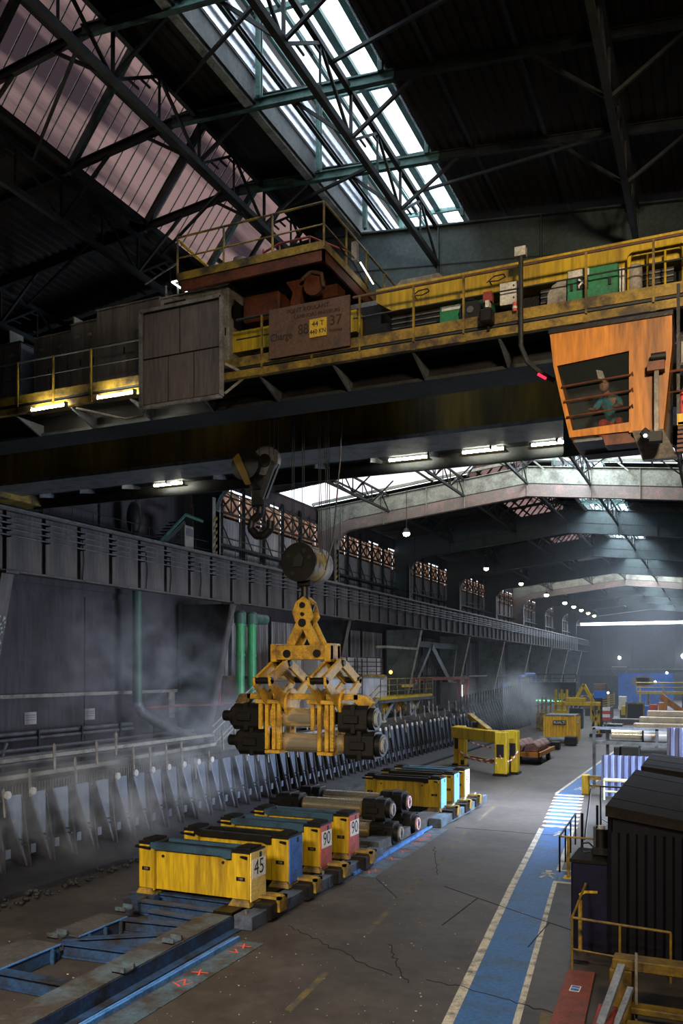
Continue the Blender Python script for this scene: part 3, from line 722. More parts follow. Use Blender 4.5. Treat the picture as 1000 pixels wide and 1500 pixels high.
for i, (x, l) in enumerate(((-20.1,'small pale vent box on the leftmost walkway cabinet'),(-17.6,'small pale vent box on the middle walkway cabinets'))):
    v = thing('vent_box', l, 'box', (x,19.9,16.45)); 
    build('body', MB().box(x-.25,x+.22,19.7,20.2,16.46,16.85), m_dark, v); build('flap', MB().box(x+.22,x+.26,19.65,20.2,16.46,16.92), m_whitebox, v)
# big framed panel hung in front of the walkway
pn = thing('framed_panel', 'large square brown-grey sheet panel in a pale frame hung before the walkway', 'panel', (-12.8, 18.5, 13.45))
for x0, x1, z0, z1 in ((-14.0,-12.83,14.76,15.95),(-12.83,-11.62,14.76,15.95),(-14.0,-13.2,13.55,14.74),(-13.2,-12.4,13.55,14.74),(-12.4,-11.62,13.55,14.74)):
    build('sheet', MB().box(x0+.02,x1-.02,18.5,18.53,z0+.01,z1-.01), m_panel, pn)
build('backing', MB().box(-14.02,-11.6,18.53,18.55,13.5,16.0), m_black, pn)
for a, b in (((-14.06,18.5,13.48),(-14.06,18.5,16.03)),((-11.56,18.5,13.48),(-11.56,18.5,16.03)),((-14.06,18.5,13.48),(-11.56,18.5,13.48)),((-14.06,18.5,16.03),(-11.56,18.5,16.03))):
    build('frame_bar', MB().bar(a,b,.09,.09,(0,1,0)), m_frame, pn)
build('strut', MB().bar((-11.5,18.55,14.3),(-11.1,19.0,14.1),.07).bar((-11.5,18.55,13.55),(-11.1,19.0,14.1),.06), m_frame, pn)
# capacity board
sb = thing('capacity_board', 'faded brown lettering board with yellow 44 T plate on crane walkway', 'sign', (-9.2, 18.7, 14.3))
build('board', MB().box(-10.28,-8.08,18.66,18.72,14.28,15.50), m_rustybrown, sb)
build('plate', MB().box(-9.14,-8.68,18.63,18.66,14.62,15.06), m_signyel, sb, label='yellow plate reading 44 T 440 KN')
text('lettering','44 T',.17,(-8.91,18.625,14.93),(90,0,0),m_ink,sb); text('lettering','440 KN',.16,(-8.91,18.625,14.74),(90,0,0),m_ink,sb,sx=.85)
text('lettering','Charge',.26,(-9.93,18.655,14.78),(90,0,0),m_inkbrown,sb,sx=.8); text('lettering','88',.36,(-9.32,18.655,14.86),(90,0,0),m_inkbrown,sb,sx=.8)
text('lettering','37',.34,(-8.45,18.655,14.95),(90,0,0),m_inkbrown,sb); text('lettering','tonnes',.13,(-8.45,18.655,14.72),(90,0,0),m_inkbrown,sb)
text('lettering','PONT ROULANT',.15,(-9.2,18.655,15.36),(90,0,0),m_inkbrown,sb); text('lettering','LAMINOIRS FINISSEURS',.12,(-8.95,18.655,15.19),(90,0,0),m_inkbrown,sb)
# green motor housings and boxes on the walkway
gm = thing('green_control_box', 'green control housing with white X emblem plate on crane walkway', 'machine', (-2.6,19.2,14.5))
build('body', MB().box(-3.05,-1.98,19.05,19.6,14.55,15.25), m_gmach, gm, bevel=.015)
build('white_strip', MB().box(-3.03,-2.58,19.03,19.05,15.08,15.24), m_whitebox, gm)
build('emblem_plate', MB().box(-2.84,-2.6,19.02,19.05,14.80,15.05), m_black, gm)
build('emblem', MB().bar((-2.80,19.012,15.02),(-2.64,19.012,14.87),.035,.01,(0,1,0)).bar((-2.64,19.01,15.02),(-2.80,19.01,14.87),.035,.01,(0,1,0)), m_sign, gm); build('emblem_dot', MB().box(-2.80,-2.78,19.01,19.02,14.83,14.86).box(-2.66,-2.64,19.01,19.02,14.83,14.86), m_sign, gm)
for x in (-2.95,-2.15): build('latch', MB().box(x-.025,x+.025,19.0,19.05,14.8,14.95), m_black, gm)
build('side_fins', MB().box(-1.96,-1.93,19.1,19.6,14.6,15.15).box(-1.90,-1.86,19.1,19.6,14.6,15.15), m_whitebox, gm)
wb = thing('white_notice_box', 'large white box with small round stickers behind the crane handrail', 'box', (-2.5,19.9,15.2))
build('body', MB().box(-2.95,-2.2,19.6,20.0,15.3,15.85), m_whitebox, wb, bevel=.01); build('sticker', MB().tube((-2.35,19.595,15.76),(-2.35,19.58,15.76),.045,12), m_bluesign, wb); build('sticker', MB().tube((-2.57,19.595,15.70),(-2.57,19.58,15.70),.05,12), m_sign, wb)
gm2 = thing('green_motor', 'green motor housing with round black fan on the crane walkway', 'machine', (-5.3,19.3,14.5))
build('body', MB().box(-5.98,-4.78,19.1,19.7,14.5,15.0), m_gmach, gm2, bevel=.015); build('white_strip', MB().box(-5.92,-5.45,19.08,19.1,14.88,14.98), m_whitebox, gm2)
build('fan', MB().tube((-5.2,18.95,14.75),(-5.2,19.2,14.75),.26,18), m_black, gm2, True); build('hub', MB().tube((-5.2,18.92,14.75),(-5.2,18.96,14.75),.08,10), m_steelgrey, gm2, True)
w2 = thing('white_switch_box', 'white switch box beside the tall conduit post on crane walkway', 'box', (-4.2,19,14.8))
build('body', MB().box(-4.52,-4.12,18.95,19.15,14.72,15.22), m_whitebox, w2, bevel=.01); build('knob', MB().tube((-4.2,18.95,14.85),(-4.2,18.92,14.85),.02,6).tube((-4.2,18.95,15.12),(-4.2,18.92,15.12),.02,6), m_black, w2)
text('sticker','____',.06,(-4.35,18.945,15.13),(90,0,0),m_ink,w2) if False else None
hd = thing('grey_motor_hood', 'rounded grey hood left of the green housing with white X', 'machine', (-3.3,19.4,14.5))
build('hood', MB().ext([(-3.5,14.5),(-3.08,14.5),(-3.08,15.1),(-3.2,15.12),(-3.38,15.02),(-3.48,14.86)], 'y', 19.1, 19.5), m_frame, hd)
dr = thing('beige_drum', 'beige rounded drum right of the green housing with white X', 'machine', (-1.7,19.4,14.5))
build('drum', MB().tube((-1.66,19.35,14.5),(-1.66,19.35,15.2),.15,14).ball((-1.66,19.35,15.2),.15,14,6,.5), m_frame, dr, True)
ht = thing('floodlight', 'small floodlight with red cover clamped to the walkway edge', 'lamp', (-4.75,18.7,14.3))
build('arm', MB().bar((-4.72,18.72,14.9),(-4.72,18.72,14.1),.05), m_dark, ht); build('red_cover', MB().box(-4.82,-4.62,18.62,18.78,14.72,14.95), m_redd, ht)
build('housing', MB().box(-4.86,-4.58,18.45,18.75,14.22,14.52), m_dark, ht, bevel=.03); build('lens', MB().box(-4.74,-4.66,18.5,18.72,14.55,14.70), m_whitebox, ht)
rx = thing('red_flask', 'small red and white flask hung beside the conduit post', 'bottle', (-4.1,18.7,14.3))
build('flask', MB().tube((-4.12,18.68,14.42),(-4.12,18.68,14.62),.05,8), m_red, rx, True); build('strap', MB().tube((-4.12,18.68,14.48),(-4.12,18.68,14.53),.053,8), m_whitebox, rx)
text('lettering','E3',.2,(-4.62,19.54,15.4),(90,0,0),m_ink,cr) if False else None
mo = thing('grey_equipment_box', 'low pale grey box behind the rail, at the foot of the trolley railing', 'box', (-6.9,20.6,16))
build('body', MB().ext([(-7.45,15.93),(-6.25,15.93),(-6.25,16.25),(-6.35,16.35),(-7.35,16.35),(-7.45,16.25)], 'y', 20.2, 20.8), m_frame, mo)
# ---- fluorescent lamps
def tube_lamp(x, y, z, label, ln=.95):
    t = thing('fluorescent_lamp', label, 'lamp', (x,y,z), 'fluorescent lamps under the crane walkways')
    build('tray', MB().box(x-ln/2-.12,x+ln/2+.12,y-.10,y+.16,z-.09,z-.06), m_yellowd, t)
    build('tube', MB().tube((x-ln/2,y,z),(x+ln/2,y,z),.055,10), m_tube, t, True)
    for s in (-1,1): build('end_cap', MB().box(x+s*(ln/2+.03)-.03,x+s*(ln/2+.03)+.03,y-.05,y+.05,z-.06,z+.09), m_steelgrey, t)
tube_lamp(-17.34,18.6,13.93,'bright fluorescent lamp under the walkway, nearest the left edge',1.2); tube_lamp(-14.98,18.6,13.97,'bright fluorescent lamp just left of the big framed panel',1.2)
tube_lamp(-19.2,26.95,13.60,'lone fluorescent lamp under the far walkway, above the left runway',1.3)
for x, l in ((-9.53,'fluorescent lamp under the far walkway, nearest the hanging ropes'),(-6.97,'fluorescent lamp under the far walkway, middle one before the cab'),(-4.73,'fluorescent lamp under the far walkway, beside the orange cab')): tube_lamp(x,26.95,13.60,l,1.35)
# ---- operator cab
cb = thing('crane_cab', 'orange operator cab with big barred window hung under the crane walkway', 'cab', (-1.9, 17.6, 10.9))
F = 16.9
def face(pts, y0, y1, name, mat): return build(name, MB().ext(pts, 'y', y0, y1), mat, cb)
TLc, TRc, BRc, BLc = (-3.04,13.12),(-.80,13.16),(-1.02,10.98),(-2.66,11.03)
w = [(-2.90,12.46),(-1.56,12.55),(-1.56,11.20),(-2.60,11.16)]
face([TLc,TRc,(-.80,12.55),w[1],w[0],(-2.97,12.46)], F, F+.06, 'front_panel', m_orange)
face([(-2.97,12.46),w[0],w[3],BLc], F, F+.06, 'window_jamb', m_orange)
face([w[1],(-.80,12.55),(-.95,11.0),(-1.56,11.0)], F, F+.06, 'side_front_panel', m_orange)
face([BLc,w[3],w[2],(-1.56,11.03)], F, F+.06, 'window_sill', m_orange)
face(w, F+.05, F+.065, 'window_pane', m_pane)
build('side_panel', MB().add([(-3.04,F,13.12),(-2.66,F,11.03),(-2.66,18.3,11.03),(-3.04,18.3,13.12)],[(0,1,2,3)]), m_orange, cb)
build('side_panel', MB().add([(-.80,F,13.16),(-1.0,F,10.98),(-1.0,18.3,10.98),(-.80,18.3,13.16)],[(0,1,2,3)]), m_orange, cb)
build('roof', MB().box(-3.06,-.78,F-.04,18.35,13.1,13.18), m_dark, cb)
build('rear_wall', MB().box(-3.0,-.85,18.25,18.3,11,13.1), m_steel, cb)
build('floor_plate', MB().box(-2.6,-1.0,F+.1,18.3,10.95,11.0), m_steelgrey, cb)
build('lower_glass', MB().add([(-2.62,F+.02,11.0),(-2.0,F+.02,11.0),(-1.95,F+.8,10.72),(-2.45,F+.8,10.72)],[(0,1,2,3)]), m_pane, cb)
build('underbeam', MB().ext([(-2.05,11.02),(-1.5,11.03),(-1.45,10.82),(-2.0,10.82)], 'y', F+.05, F+.5), m_orangeD, cb)
build('under_tray', MB().add([(-1.5,F-.1,11.0),(-.95,F-.1,10.98),(-.72,F+.4,10.55),(-1.35,F+.4,10.55),(-1.5,F+.9,11.0),(-.95,F+.9,10.98),(-.72,F+.9,10.62),(-1.35,F+.9,10.62)],[(0,1,2,3),(4,5,6,7),(0,1,5,4),(2,3,7,6),(1,2,6,5),(0,3,7,4)]), m_frame, cb)
build('belly_pan', MB().box(-2.5,-1.0,F+.9,18.25,10.88,10.93), m_steel, cb)
for za, zb in ((12.02,12.08),(11.73,11.78),(11.42,11.47)):
    b = build('guard_bar', MB().tube((-2.88+(12.46-za)*.16,F-.05,za),(-1.53,F-.05,zb),.018,6), m_orangeD, cb, True)
    build('bar_hook', MB().path([(-1.53,F-.05,zb),(-1.50,F-.02,zb+.05),(-1.49,F,zb-.02)],.014,5), m_orangeD, b)
for hx in (-2.8,-1.1): build('hanger', MB().box(hx-.1,hx+.1,18.9,19.1,13.1,14.2).box(hx-.1,hx+.1,18.0,19.1,13.12,13.22), m_dark, cb)
build('paper_note', MB().add([(-2.20,F+.3,12.38),(-2.08,F+.3,12.34),(-2.03,F+.3,12.18),(-2.16,F+.3,12.20)],[(0,1,2,3)]), m_whitebox, cb)
build('side_window', MB().add([(-2.93,17.2,12.4),(-2.74,17.2,11.3),(-2.74,18.1,11.3),(-2.93,18.1,12.4)],[(0,1,2,3)]), m_sheetpale, cb)
build('grey_arm', MB().bar((-1.06,F-.15,12.2),(-1.06,F-.15,10.85),.08,.08), m_frame, cb)
build('arm_clamp', MB().box(-1.22,-.92,F-.22,F,12.05,12.22), m_orangeD, cb); build('clamp_cylinder', MB().tube((-1.16,F-.12,12.32),(-.90,F-.12,12.32),.075,10), m_black, cb, True)
build('control_box', MB().box(-1.18,-.96,F-.3,F-.08,10.72,10.9), m_black, cb); build('hook_lamp', MB().tube((-1.3,F-.2,10.95),(-1.12,F-.2,10.78),.08,8), m_black, cb); build('lamp_bulb', MB().ball((-1.25,F-.27,10.84),.03,8,5), m_coldbulb, cb)
# items right of the cab
rk = thing('access_platform', 'rusty stepped access platform at the right edge beside the orange cab', 'platform', (-.3,17.5,10.5))
for i in range(7): build('tread', MB().box(-.72,.3,16.9+i*.1,17.1+i*.1,10.55+i*.11,10.60+i*.11), m_orangeD if i % 2 else m_rustybrown, rk)
build('deck', MB().box(-.72,.6,17.6,18.8,11.28,11.36), m_yellowd, rk); build('beam', MB().box(-.74,.6,17.5,17.6,11.2,11.42), m_yellow, rk)
build('upright', MB().bar((-.72,17.6,11.3),(-.72,17.6,13.95),.06).bar((.4,17.6,11.3),(.4,17.6,13.95),.06), m_dark, rk); build('handrail', MB().tube((-.9,17.5,12.25),(.4,17.5,12.25),.025,6).tube((-.9,17.5,11.85),(.4,17.5,11.85),.018,6), m_orangeD, rk)
ex = thing('fire_extinguisher', 'red fire extinguisher on the access platform right of the cab', 'extinguisher', (-.63,17.7,11.4))
build('cylinder', MB().tube((-.63,17.7,11.42),(-.63,17.7,11.85),.07,10).ball((-.63,17.7,11.85),.07,10,6), m_red, ex, True); build('valve', MB().tube((-.63,17.7,11.9),(-.63,17.7,12.0),.025,6), m_black, ex); build('hose', MB().path([(-.63,17.65,11.95),(-.70,17.63,11.85),(-.71,17.63,11.6)],.014,5), m_black, ex)
bk = thing('grey_bucket', 'grey bucket with pale lid on the access platform at the right edge', 'bucket', (-.5,17.65,11.36))
build('pail', MB().tube((-.5,17.62,11.37),(-.5,17.62,11.66),.12,12,.14), m_steelgrey, bk, True); build('lid', MB().tube((-.5,17.62,11.66),(-.5,17.62,11.70),.15,12), m_whitebox, bk, True)
pb = thing('grey_panel_box', 'weathered pale grey box on a shelf at the right edge, above the extinguisher', 'box', (-.5,17.9,12.4))
build('body', MB().box(-.68,-.3,17.7,18.1,12.44,12.88), m_frame, pb, bevel=.01); build('shelf', MB().box(-.72,-.2,17.6,18.2,12.38,12.43), m_dark, pb)
# ---- operator
op = thing('person', 'crane operator seated in the cab, teal shirt and red-orange trousers, leaning forward', 'person', (-2.05,17.9,11.02))
bv = [(-1.95,17.95,11.42),(-1.96,17.90,11.66),(-2.0,17.72,11.86),(-2.04,17.58,11.95),(-2.07,17.50,12.06),   # pelvis spine chest neck head
      (-2.17,17.66,11.88),(-2.26,17.45,11.68),(-2.3,17.25,11.62),(-1.83,17.66,11.88),(-1.76,17.45,11.70),(-1.86,17.25,11.66),
      (-2.05,17.92,11.40),(-2.12,17.52,11.44),(-2.12,17.45,11.08),(-1.85,17.92,11.40),(-1.80,17.52,11.44),(-1.80,17.45,11.08),(-2.13,17.3,11.05),(-1.80,17.3,11.05)]
be = [(0,1),(1,2),(2,3),(3,4),(2,5),(5,6),(6,7),(2,8),(8,9),(9,10),(0,11),(11,12),(12,13),(13,17),(0,14),(14,15),(15,16),(16,18)]
br_ = [.13,.13,.14,.06,.10,.065,.05,.04,.065,.05,.04,.10,.075,.05,.10,.075,.05,.045,.045]
def skin_body(name, v, e, r, mat, parent, root=0, sub=1):
    o0 = ORG[parent.name]; me = bpy.data.meshes.new(name); me.from_pydata([Vector(p)-o0 for p in v], e, [])
    ob = bpy.data.objects.new(name, me); COL.objects.link(ob); ob.parent = parent; me.materials.append(mat)
    sk = ob.modifiers.new('skin', 'SKIN'); me.skin_vertices or None
    if not me.skin_vertices: 
        bm = bmesh.new(); bm.from_mesh(me); bm.verts.layers.skin.verify(); bm.to_mesh(me); bm.free()
    for i, d in enumerate(me.skin_vertices[0].data): d.radius = (r[i], r[i]); d.use_root = (i == root)
    ss = ob.modifiers.new('sub', 'SUBSURF'); ss.levels = sub; ss.render_levels = 2
    for p in me.polygons: p.use_smooth = True
    return ob
skin_body('body', bv, be, br_, m_skin, op)
skin_body('shirt', bv[:4]+[bv[5],bv[6],bv[8],bv[9]], [(0,1),(1,2),(2,3),(2,4),(4,5),(2,6),(6,7)], [.15,.15,.16,.07,.08,.065,.08,.065], m_teal, op)
skin_body('trousers', [bv[0]]+bv[11:17], [(0,1),(1,2),(2,3),(0,4),(4,5),(5,6)], [.15,.12,.09,.065,.12,.09,.065], m_orcloth, op)
build('head', MB().ball((-2.08,17.44,12.12),.10,14,10,1.2), m_skin, op, True)
build('hair', MB().ball((-2.07,17.47,12.15),.105,12,8,1.12), m_hair, op, True)
build('nose', MB().ball((-2.09,17.34,12.10),.018,6,5), m_skin, op, True)
build('eyes', MB().ball((-2.12,17.36,12.14),.012,6,5).ball((-2.05,17.355,12.14),.012,6,5), m_black, op)
for s, hx in ((-1,-2.3),(1,-1.86)):
    h = build('hand', MB().ball((hx,17.22,11.62),.042,10,6,.7), m_skin, op, True)
    for j in range(4): build('finger', MB().path([(hx-.03+j*.02,17.19,11.62),(hx-.03+j*.02,17.15,11.62-.004*j),(hx-.03+j*.02,17.13,11.59)],.009,6), m_skin, h, True)
    build('thumb', MB().path([(hx-s*.04,17.22,11.63),(hx-s*.055,17.18,11.61)],.010,6), m_skin, h, True)
st = thing('operator_seat', 'dark operator seat inside the orange cab', 'seat', (-1.95,18.1,11.0))
build('cushion', MB().box(-2.2,-1.7,17.75,18.2,11.2,11.3), m_black, st, bevel=.03); build('backrest', MB().box(-2.2,-1.7,18.18,18.28,11.3,12.0), m_black, st, bevel=.03); build('pedestal', MB().tube((-1.95,18,11.0),(-1.95,18,11.2),.08,10), m_black, st)
# ================================================================ TROLLEY
tr = thing('hoist_trolley', 'orange hoist trolley with railed platform on top of the crane girders', 'trolley', (-11.1, 22.5, 16.1))
TX0, TX1, TY0, TY1, TZ = -13.25, -8.92, 19.0, 25.9, 16.98
build('platform', MB().box(TX0,TX1,TY0,TY1,TZ-.06,TZ), m_dark, tr)
build('edge_board', MB().box(TX0,TX1,TY0-.03,TY0,TZ-.06,TZ+.14), m_yellowd, tr); build('edge_board', MB().box(TX1,TX1+.03,TY0,TY1,TZ-.06,TZ+.14), m_yellowd, tr)
build('edge_channel', MB().box(TX0+.1,TX1,TY0,TY0+.08,TZ-.34,TZ-.08), m_orangeD, tr); build('edge_channel', MB().box(TX1-.06,TX1,TY0,TY1,TZ-.34,TZ-.08), m_orangeD, tr)
for y in (20.5, 25.35): build('side_frame', MB().box(TX0+.2,TX1-.2,y-.25,y+.25,16.3,16.62), m_orangeD, tr)
for y in (20.5, 25.35):
    for x in (TX0+.7, TX1-.7): build('wheel', MB().tube((x,y-.08,16.34),(x,y+.08,16.34),.26,14), m_orangeD, tr, True)
build('underside_bracket', MB().ext([(-10.3,15.75),(-9.95,15.75),(-9.9,16.4),(-9.6,16.65),(-10.35,16.65),(-10.15,16.35)], 'y', 19.7, 20.0), m_orangeD, tr)
build('gearbox', MB().box(-11.6,-10.5,19.6,20.2,15.75,16.45), m_orangeD, tr, bevel=.05); build('motor', MB().tube((-11.9,19.8,16.1),(-13.0,19.8,16.1),.28,14), m_orangeD, tr, True)
build('brake_wheel', MB().tube((-9.45,19.5,16.35),(-9.45,19.65,16.35),.28,16), m_orangeD, tr, True); build('brake_arm', MB().path([(-9.75,19.45,16.5),(-9.5,19.45,16.66),(-9.2,19.45,16.55),(-9.15,19.45,16.2)],.05), m_rustybrown, tr)
build('hoist_drum', MB().tube((-12.6,23.2,16.75),(-9.6,23.2,16.75),.55,20), m_dark, tr, True)
build('winch_gearcase', MB().box(-12.2,-11.5,22.3,24.3,17.0,17.9), m_steelgrey, tr, bevel=.06); build('winch_motor', MB().tube((-11.4,22,17.4),(-10.3,22,17.4),.32,14), m_frame, tr, True); build('winch_motor', MB().tube((-12.6,21.2,17.55),(-12.6,21.2,18.35),.22,14), m_frame, tr, True)
railing(tr, [(TX0,TY0,TZ),(TX1,TY0,TZ),(TX1,TY1,TZ)], 1.1, 1.3, .03, m_yellowd, (.5,))
build('diagonal_rail', MB().tube((TX0,TY0+.05,TZ+1.05),(TX0+.55,TY0+1.2,TZ+.45),.04), m_yellow, tr, True)
rd = MB().path([(-11.3,20.2,TZ+.85),(-10.8,20.2,TZ+1.0),(-9.9,20.2,TZ+1.0),(-9.3,21.2,TZ+.95)],.03); 
for x in (-11.3,-10.8,-9.9): rd.tube((x,20.2,TZ),(x,20.2,TZ+.95),.025,6)
rd.tube((-9.3,21.2,TZ),(-9.3,21.2,TZ+.95),.025,6).tube((-11.3,20.2,TZ+.5),(-9.9,20.2,TZ+.5),.02,6); build('red_rail', rd, m_redd, tr, True)
build('light_line', MB().path([(-11.9,20.9,TZ+.35),(-11.2,20.9,TZ+.42),(-10.6,20.9,TZ+.52)],.03,6), m_ledline, tr, label='white glowing light strip')
build('light_line', MB().path([(-13.6,20,TZ+.1),(-13.85,19.6,TZ+.28),(-13.4,19.7,TZ+.35)],.022,6), m_ledline, tr)
build('light_line', MB().tube((-8.7,20.8,TZ+.35),(-8.65,21.6,TZ+.1),.02,6), m_ledline, tr)
build('ladder', MB().path([(-14.2,19.8,15.2),(-14.2,19.8,17.3)],.03).path([(-13.8,19.8,15.2),(-13.8,19.8,17.3)],.03).path([(-14.6,19.4,17.25),(-13.3,19.0,17.4)],.025).bar((-13.9,19.4,16.85),(-13.0,19.4,16.2),.05), m_steelgrey, tr)
build('hose', MB().path([(-8.95,19.4,TZ+.6),(-8.9,20.2,TZ+.35),(-8.95,20.9,TZ+.45),(-8.9,21.8,TZ+.1)],.025,6), m_black, tr)
build('control_box', MB().box(-9.0,-8.85,20.9,21.05,TZ+.5,TZ+1.0), m_frame, tr)
# ================================================================ HOOK BLOCK + LOAD
HX, HY = -11.35, 23.0
hb = thing('main_hook_block', 'big round oily pulley block hanging on wire ropes above the yellow tongs', 'hook block', (HX, HY, 9.0))
z0 = 9.72
build('drum_cheek', MB().tube((HX-.05,HY-.5,z0),(HX-.05,HY-.42,z0),.58,28), m_dark, hb, True)
build('drum', MB().tube((HX-.05,HY-.42,z0),(HX-.05,HY+.35,z0),.54,28), m_yellowd, hb, True)
build('drum_ring', MB().tube((HX-.05,HY+.35,z0),(HX-.05,HY+.75,z0),.57,28), m_frame, hb, True)
build('cheek_hub', MB().ext([(HX-.2,z0-.15),(HX+.1,z0-.15),(HX+.14,z0+.12),(HX+.0,z0+.3),(HX-.18,z0+.12)], 'y', HY-.56, HY-.5), m_black, hb)
for a in (60, 150, 240, 20): build('cheek_hole', MB().tube((HX-.05+.38*math.cos(R(a)),HY-.505,z0+.38*math.sin(R(a))),(HX-.05+.38*math.cos(R(a)),HY-.52,z0+.38*math.sin(R(a))),.07,10), m_black, hb)
build('crosshead', MB().box(HX-.3,HX+.15,HY-.15,HY+.15,9.02,9.25), m_dark, hb, bevel=.04); build('hook_shank', MB().tube((HX-.08,HY,8.6),(HX-.08,HY,9.1),.12,12), m_dark, hb, True)
build('hook', MB().path([(HX-.08,HY,8.75),(HX-.25,HY,8.55),(HX-.25,HY,8.35),(HX-.08,HY,8.22),(HX+.1,HY,8.3),(HX+.16,HY,8.48)],.11,10), m_dark, hb, True)
for x in (-.52,-.46,-.18,-.12,.28,.34,.5,.56,.62): build('rope', MB().tube((HX+x+.1,HY-.2+.3*(x > .2),z0+.2),(HX+x+.02,HY,16.7),.012,5), m_rope, hb)
build('slack_cable', MB().path([(-10.75,HY,9.5),(-10.5,HY,10.4),(-10.4,HY,11.4),(-10.28,HY,12.6),(-10.2,HY,14.2),(-10.15,HY,16.6)],.022,6), m_rope, hb)
ah = thing('auxiliary_hook', 'dark auxiliary hook with twin pulleys hanging left of the main block', 'hook', (-13.0, HY, 11.2))
build('pulley', MB().tube((-13.35,HY-.3,12.85),(-13.35,HY-.1,12.85),.48,22), m_dark, ah, True); build('pulley', MB().tube((-12.75,HY-.1,12.95),(-12.75,HY+.1,12.95),.45,22), m_steelgrey, ah, True); build('pulley_boss', MB().tube((-12.75,HY-.16,12.95),(-12.75,HY-.1,12.95),.2,16), m_dark, ah, True); build('yoke', MB().ext([(-13.55,12.8),(-13.2,13.1),(-12.6,13.1),(-12.3,12.8),(-12.75,11.8),(-13.2,11.8)], 'y', HY-.05, HY+.05), m_dark, ah)
build('side_plate', MB().ext([(-13.75,13.05),(-13.55,13.2),(-13.25,12.6),(-13.1,12.2),(-13.3,12.2)], 'y', HY-.36, HY-.31), m_brownyel, ah); build('side_plate', MB().ext([(-12.46,12.9),(-12.36,12.75),(-12.78,11.75),(-12.90,11.9),(-12.62,12.6)], 'y', HY-.2, HY-.12), m_steel, ah)
build('swivel', MB().box(-13.22,-12.78,HY-.18,HY+.18,11.55,12.1), m_dark, ah, bevel=.05)
build('hook', MB().path([(-12.95,HY,11.6),(-12.98,HY,11.35),(-13.25,HY,11.15),(-13.3,HY,10.9),(-13.1,HY,10.68),(-12.85,HY,10.66),(-12.62,HY,10.85),(-12.6,HY,11.1)],.13,10), m_dark, ah, True)
for x in (-13.15,-12.95,-12.6,-12.45,-12.3): build('rope', MB().tube((x,HY-.1,13.1),(x,HY-.1,16.6),.012,5), m_rope, ah)

tg = thing('lifting_tongs', 'yellow scissor lifting tongs clamping two steel rolls in mid air', 'tongs', (HX, HY, 4.5))
def plate(poly, y0, y1, name, mat=None, parent=None): return build(name, MB().ext(poly, 'y', y0, y1), mat or m_tong, parent or tg, bevel=.012)
plate([(HX-.26,8.55),(HX-.02,8.72),(HX+.18,8.55),(HX+.30,8.1),(HX+.12,7.85),(HX-.28,7.95),(HX-.38,8.25)], HY-.28, HY-.18, 'link_plate')
plate([(HX-.26,8.55),(HX-.02,8.72),(HX+.18,8.55),(HX+.30,8.1),(HX+.12,7.85),(HX-.28,7.95),(HX-.38,8.25)], HY+.18, HY+.28, 'link_plate')
for z, r in ((8.45,.09),(8.18,.06),(7.92,.13)): build('pin', MB().tube((HX-.02,HY-.34,z),(HX-.02,HY+.34,z),r,12), m_dark, tg, True)
for y in (HY-.25, HY+.25):
    for s in (-1, 1): build('frame_leg', MB().bar((HX-.02+s*.05,y,7.95),(HX-.02+s*.52,y,7.1),.26,.12,(0,1,0)) if False else MB().bar((HX-.02+s*.05,y,7.95),(HX-.02+s*.52,y,7.05),.12,.28,(1,0,0)), m_tong, tg, bevel=.01)
build('spreader_beam', MB().box(-12.42,-10.42,HY-.35,HY-.15,6.82,7.25), m_tong, tg, bevel=.015); build('spreader_beam', MB().box(-12.42,-10.42,HY+.15,HY+.35,6.82,7.25), m_tong, tg, bevel=.015)
for x in (-12.32,-10.52): build('beam_end', MB().box(x-.1,x+.1,HY-.38,HY+.38,6.75,7.3), m_tong, tg, bevel=.02)
for x in (-11.85,-10.85): build('pivot_pin', MB().tube((x,HY-.42,7.0),(x,HY-.3,7.0),.12,14), m_dark, tg, True)
def scissor(x, hw=1.2, th=.10, zt=6.72, zm=6.2, zb=5.6):
    for dx in (-.20, .20):
        for s in (-1, 1):
            build('scissor_arm', MB().bar((x+dx,HY,zt),(x+dx,HY+s*hw,zm),.07,.20,(1,0,0)) if False else MB().bar((x+dx,HY+s*.08,zt),(x+dx,HY+s*hw,zm),.09,.30), m_tong, tg, bevel=.012)
            build('scissor_arm', MB().ext([(HY+s*(hw+.12),zm+.10),(HY+s*(hw+.10),zm-.14),(HY+s*.35,zb-.28),(HY-s*.25,zb-.30),(HY-s*.30,zb+.12),(HY+s*.35,zb+.22)], 'x', x+dx*1.3-.04, x+dx*1.3+.04), m_tong, tg, bevel=.01)
    for s in (-1, 1): build('elbow_pin', MB().tube((x-.3,HY+s*hw,zm),(x+.3,HY+s*hw,zm),.10,12), m_dark, tg, True)
    build('pin', MB().tube((x-.3,HY,zt),(x+.3,HY,zt),.09,12), m_dark, tg, True); build('pin', MB().tube((x-.3,HY,zb),(x+.3,HY,zb),.10,12), m_dark, tg, True)
    for dx in (-.32, .32): build('cheek_disc', MB().tube((x+dx-.05,HY,5.5),(x+dx+.05,HY,5.5),.46,22), m_tong, tg, bevel=.012)
    # curved claw plates closing over the upper roll
    for s in (-1, 1):
        pts = []
        for i in range(9):
            t = R(90-i*14); pts.append((HY+s*(.55*math.cos(t)), 5.05+.62*math.sin(t)))
        for i in range(8,-1,-1):
            t = R(90-i*14); pts.append((HY+s*(.40*math.cos(t)), 5.05+.42*math.sin(t)))
        build('claw', MB().ext(pts, 'x', x-.14+.18*(s > 0), x-.02+.18*(s > 0)), m_tong, tg, bevel=.01)
scissor(-12.20); scissor(-10.42)
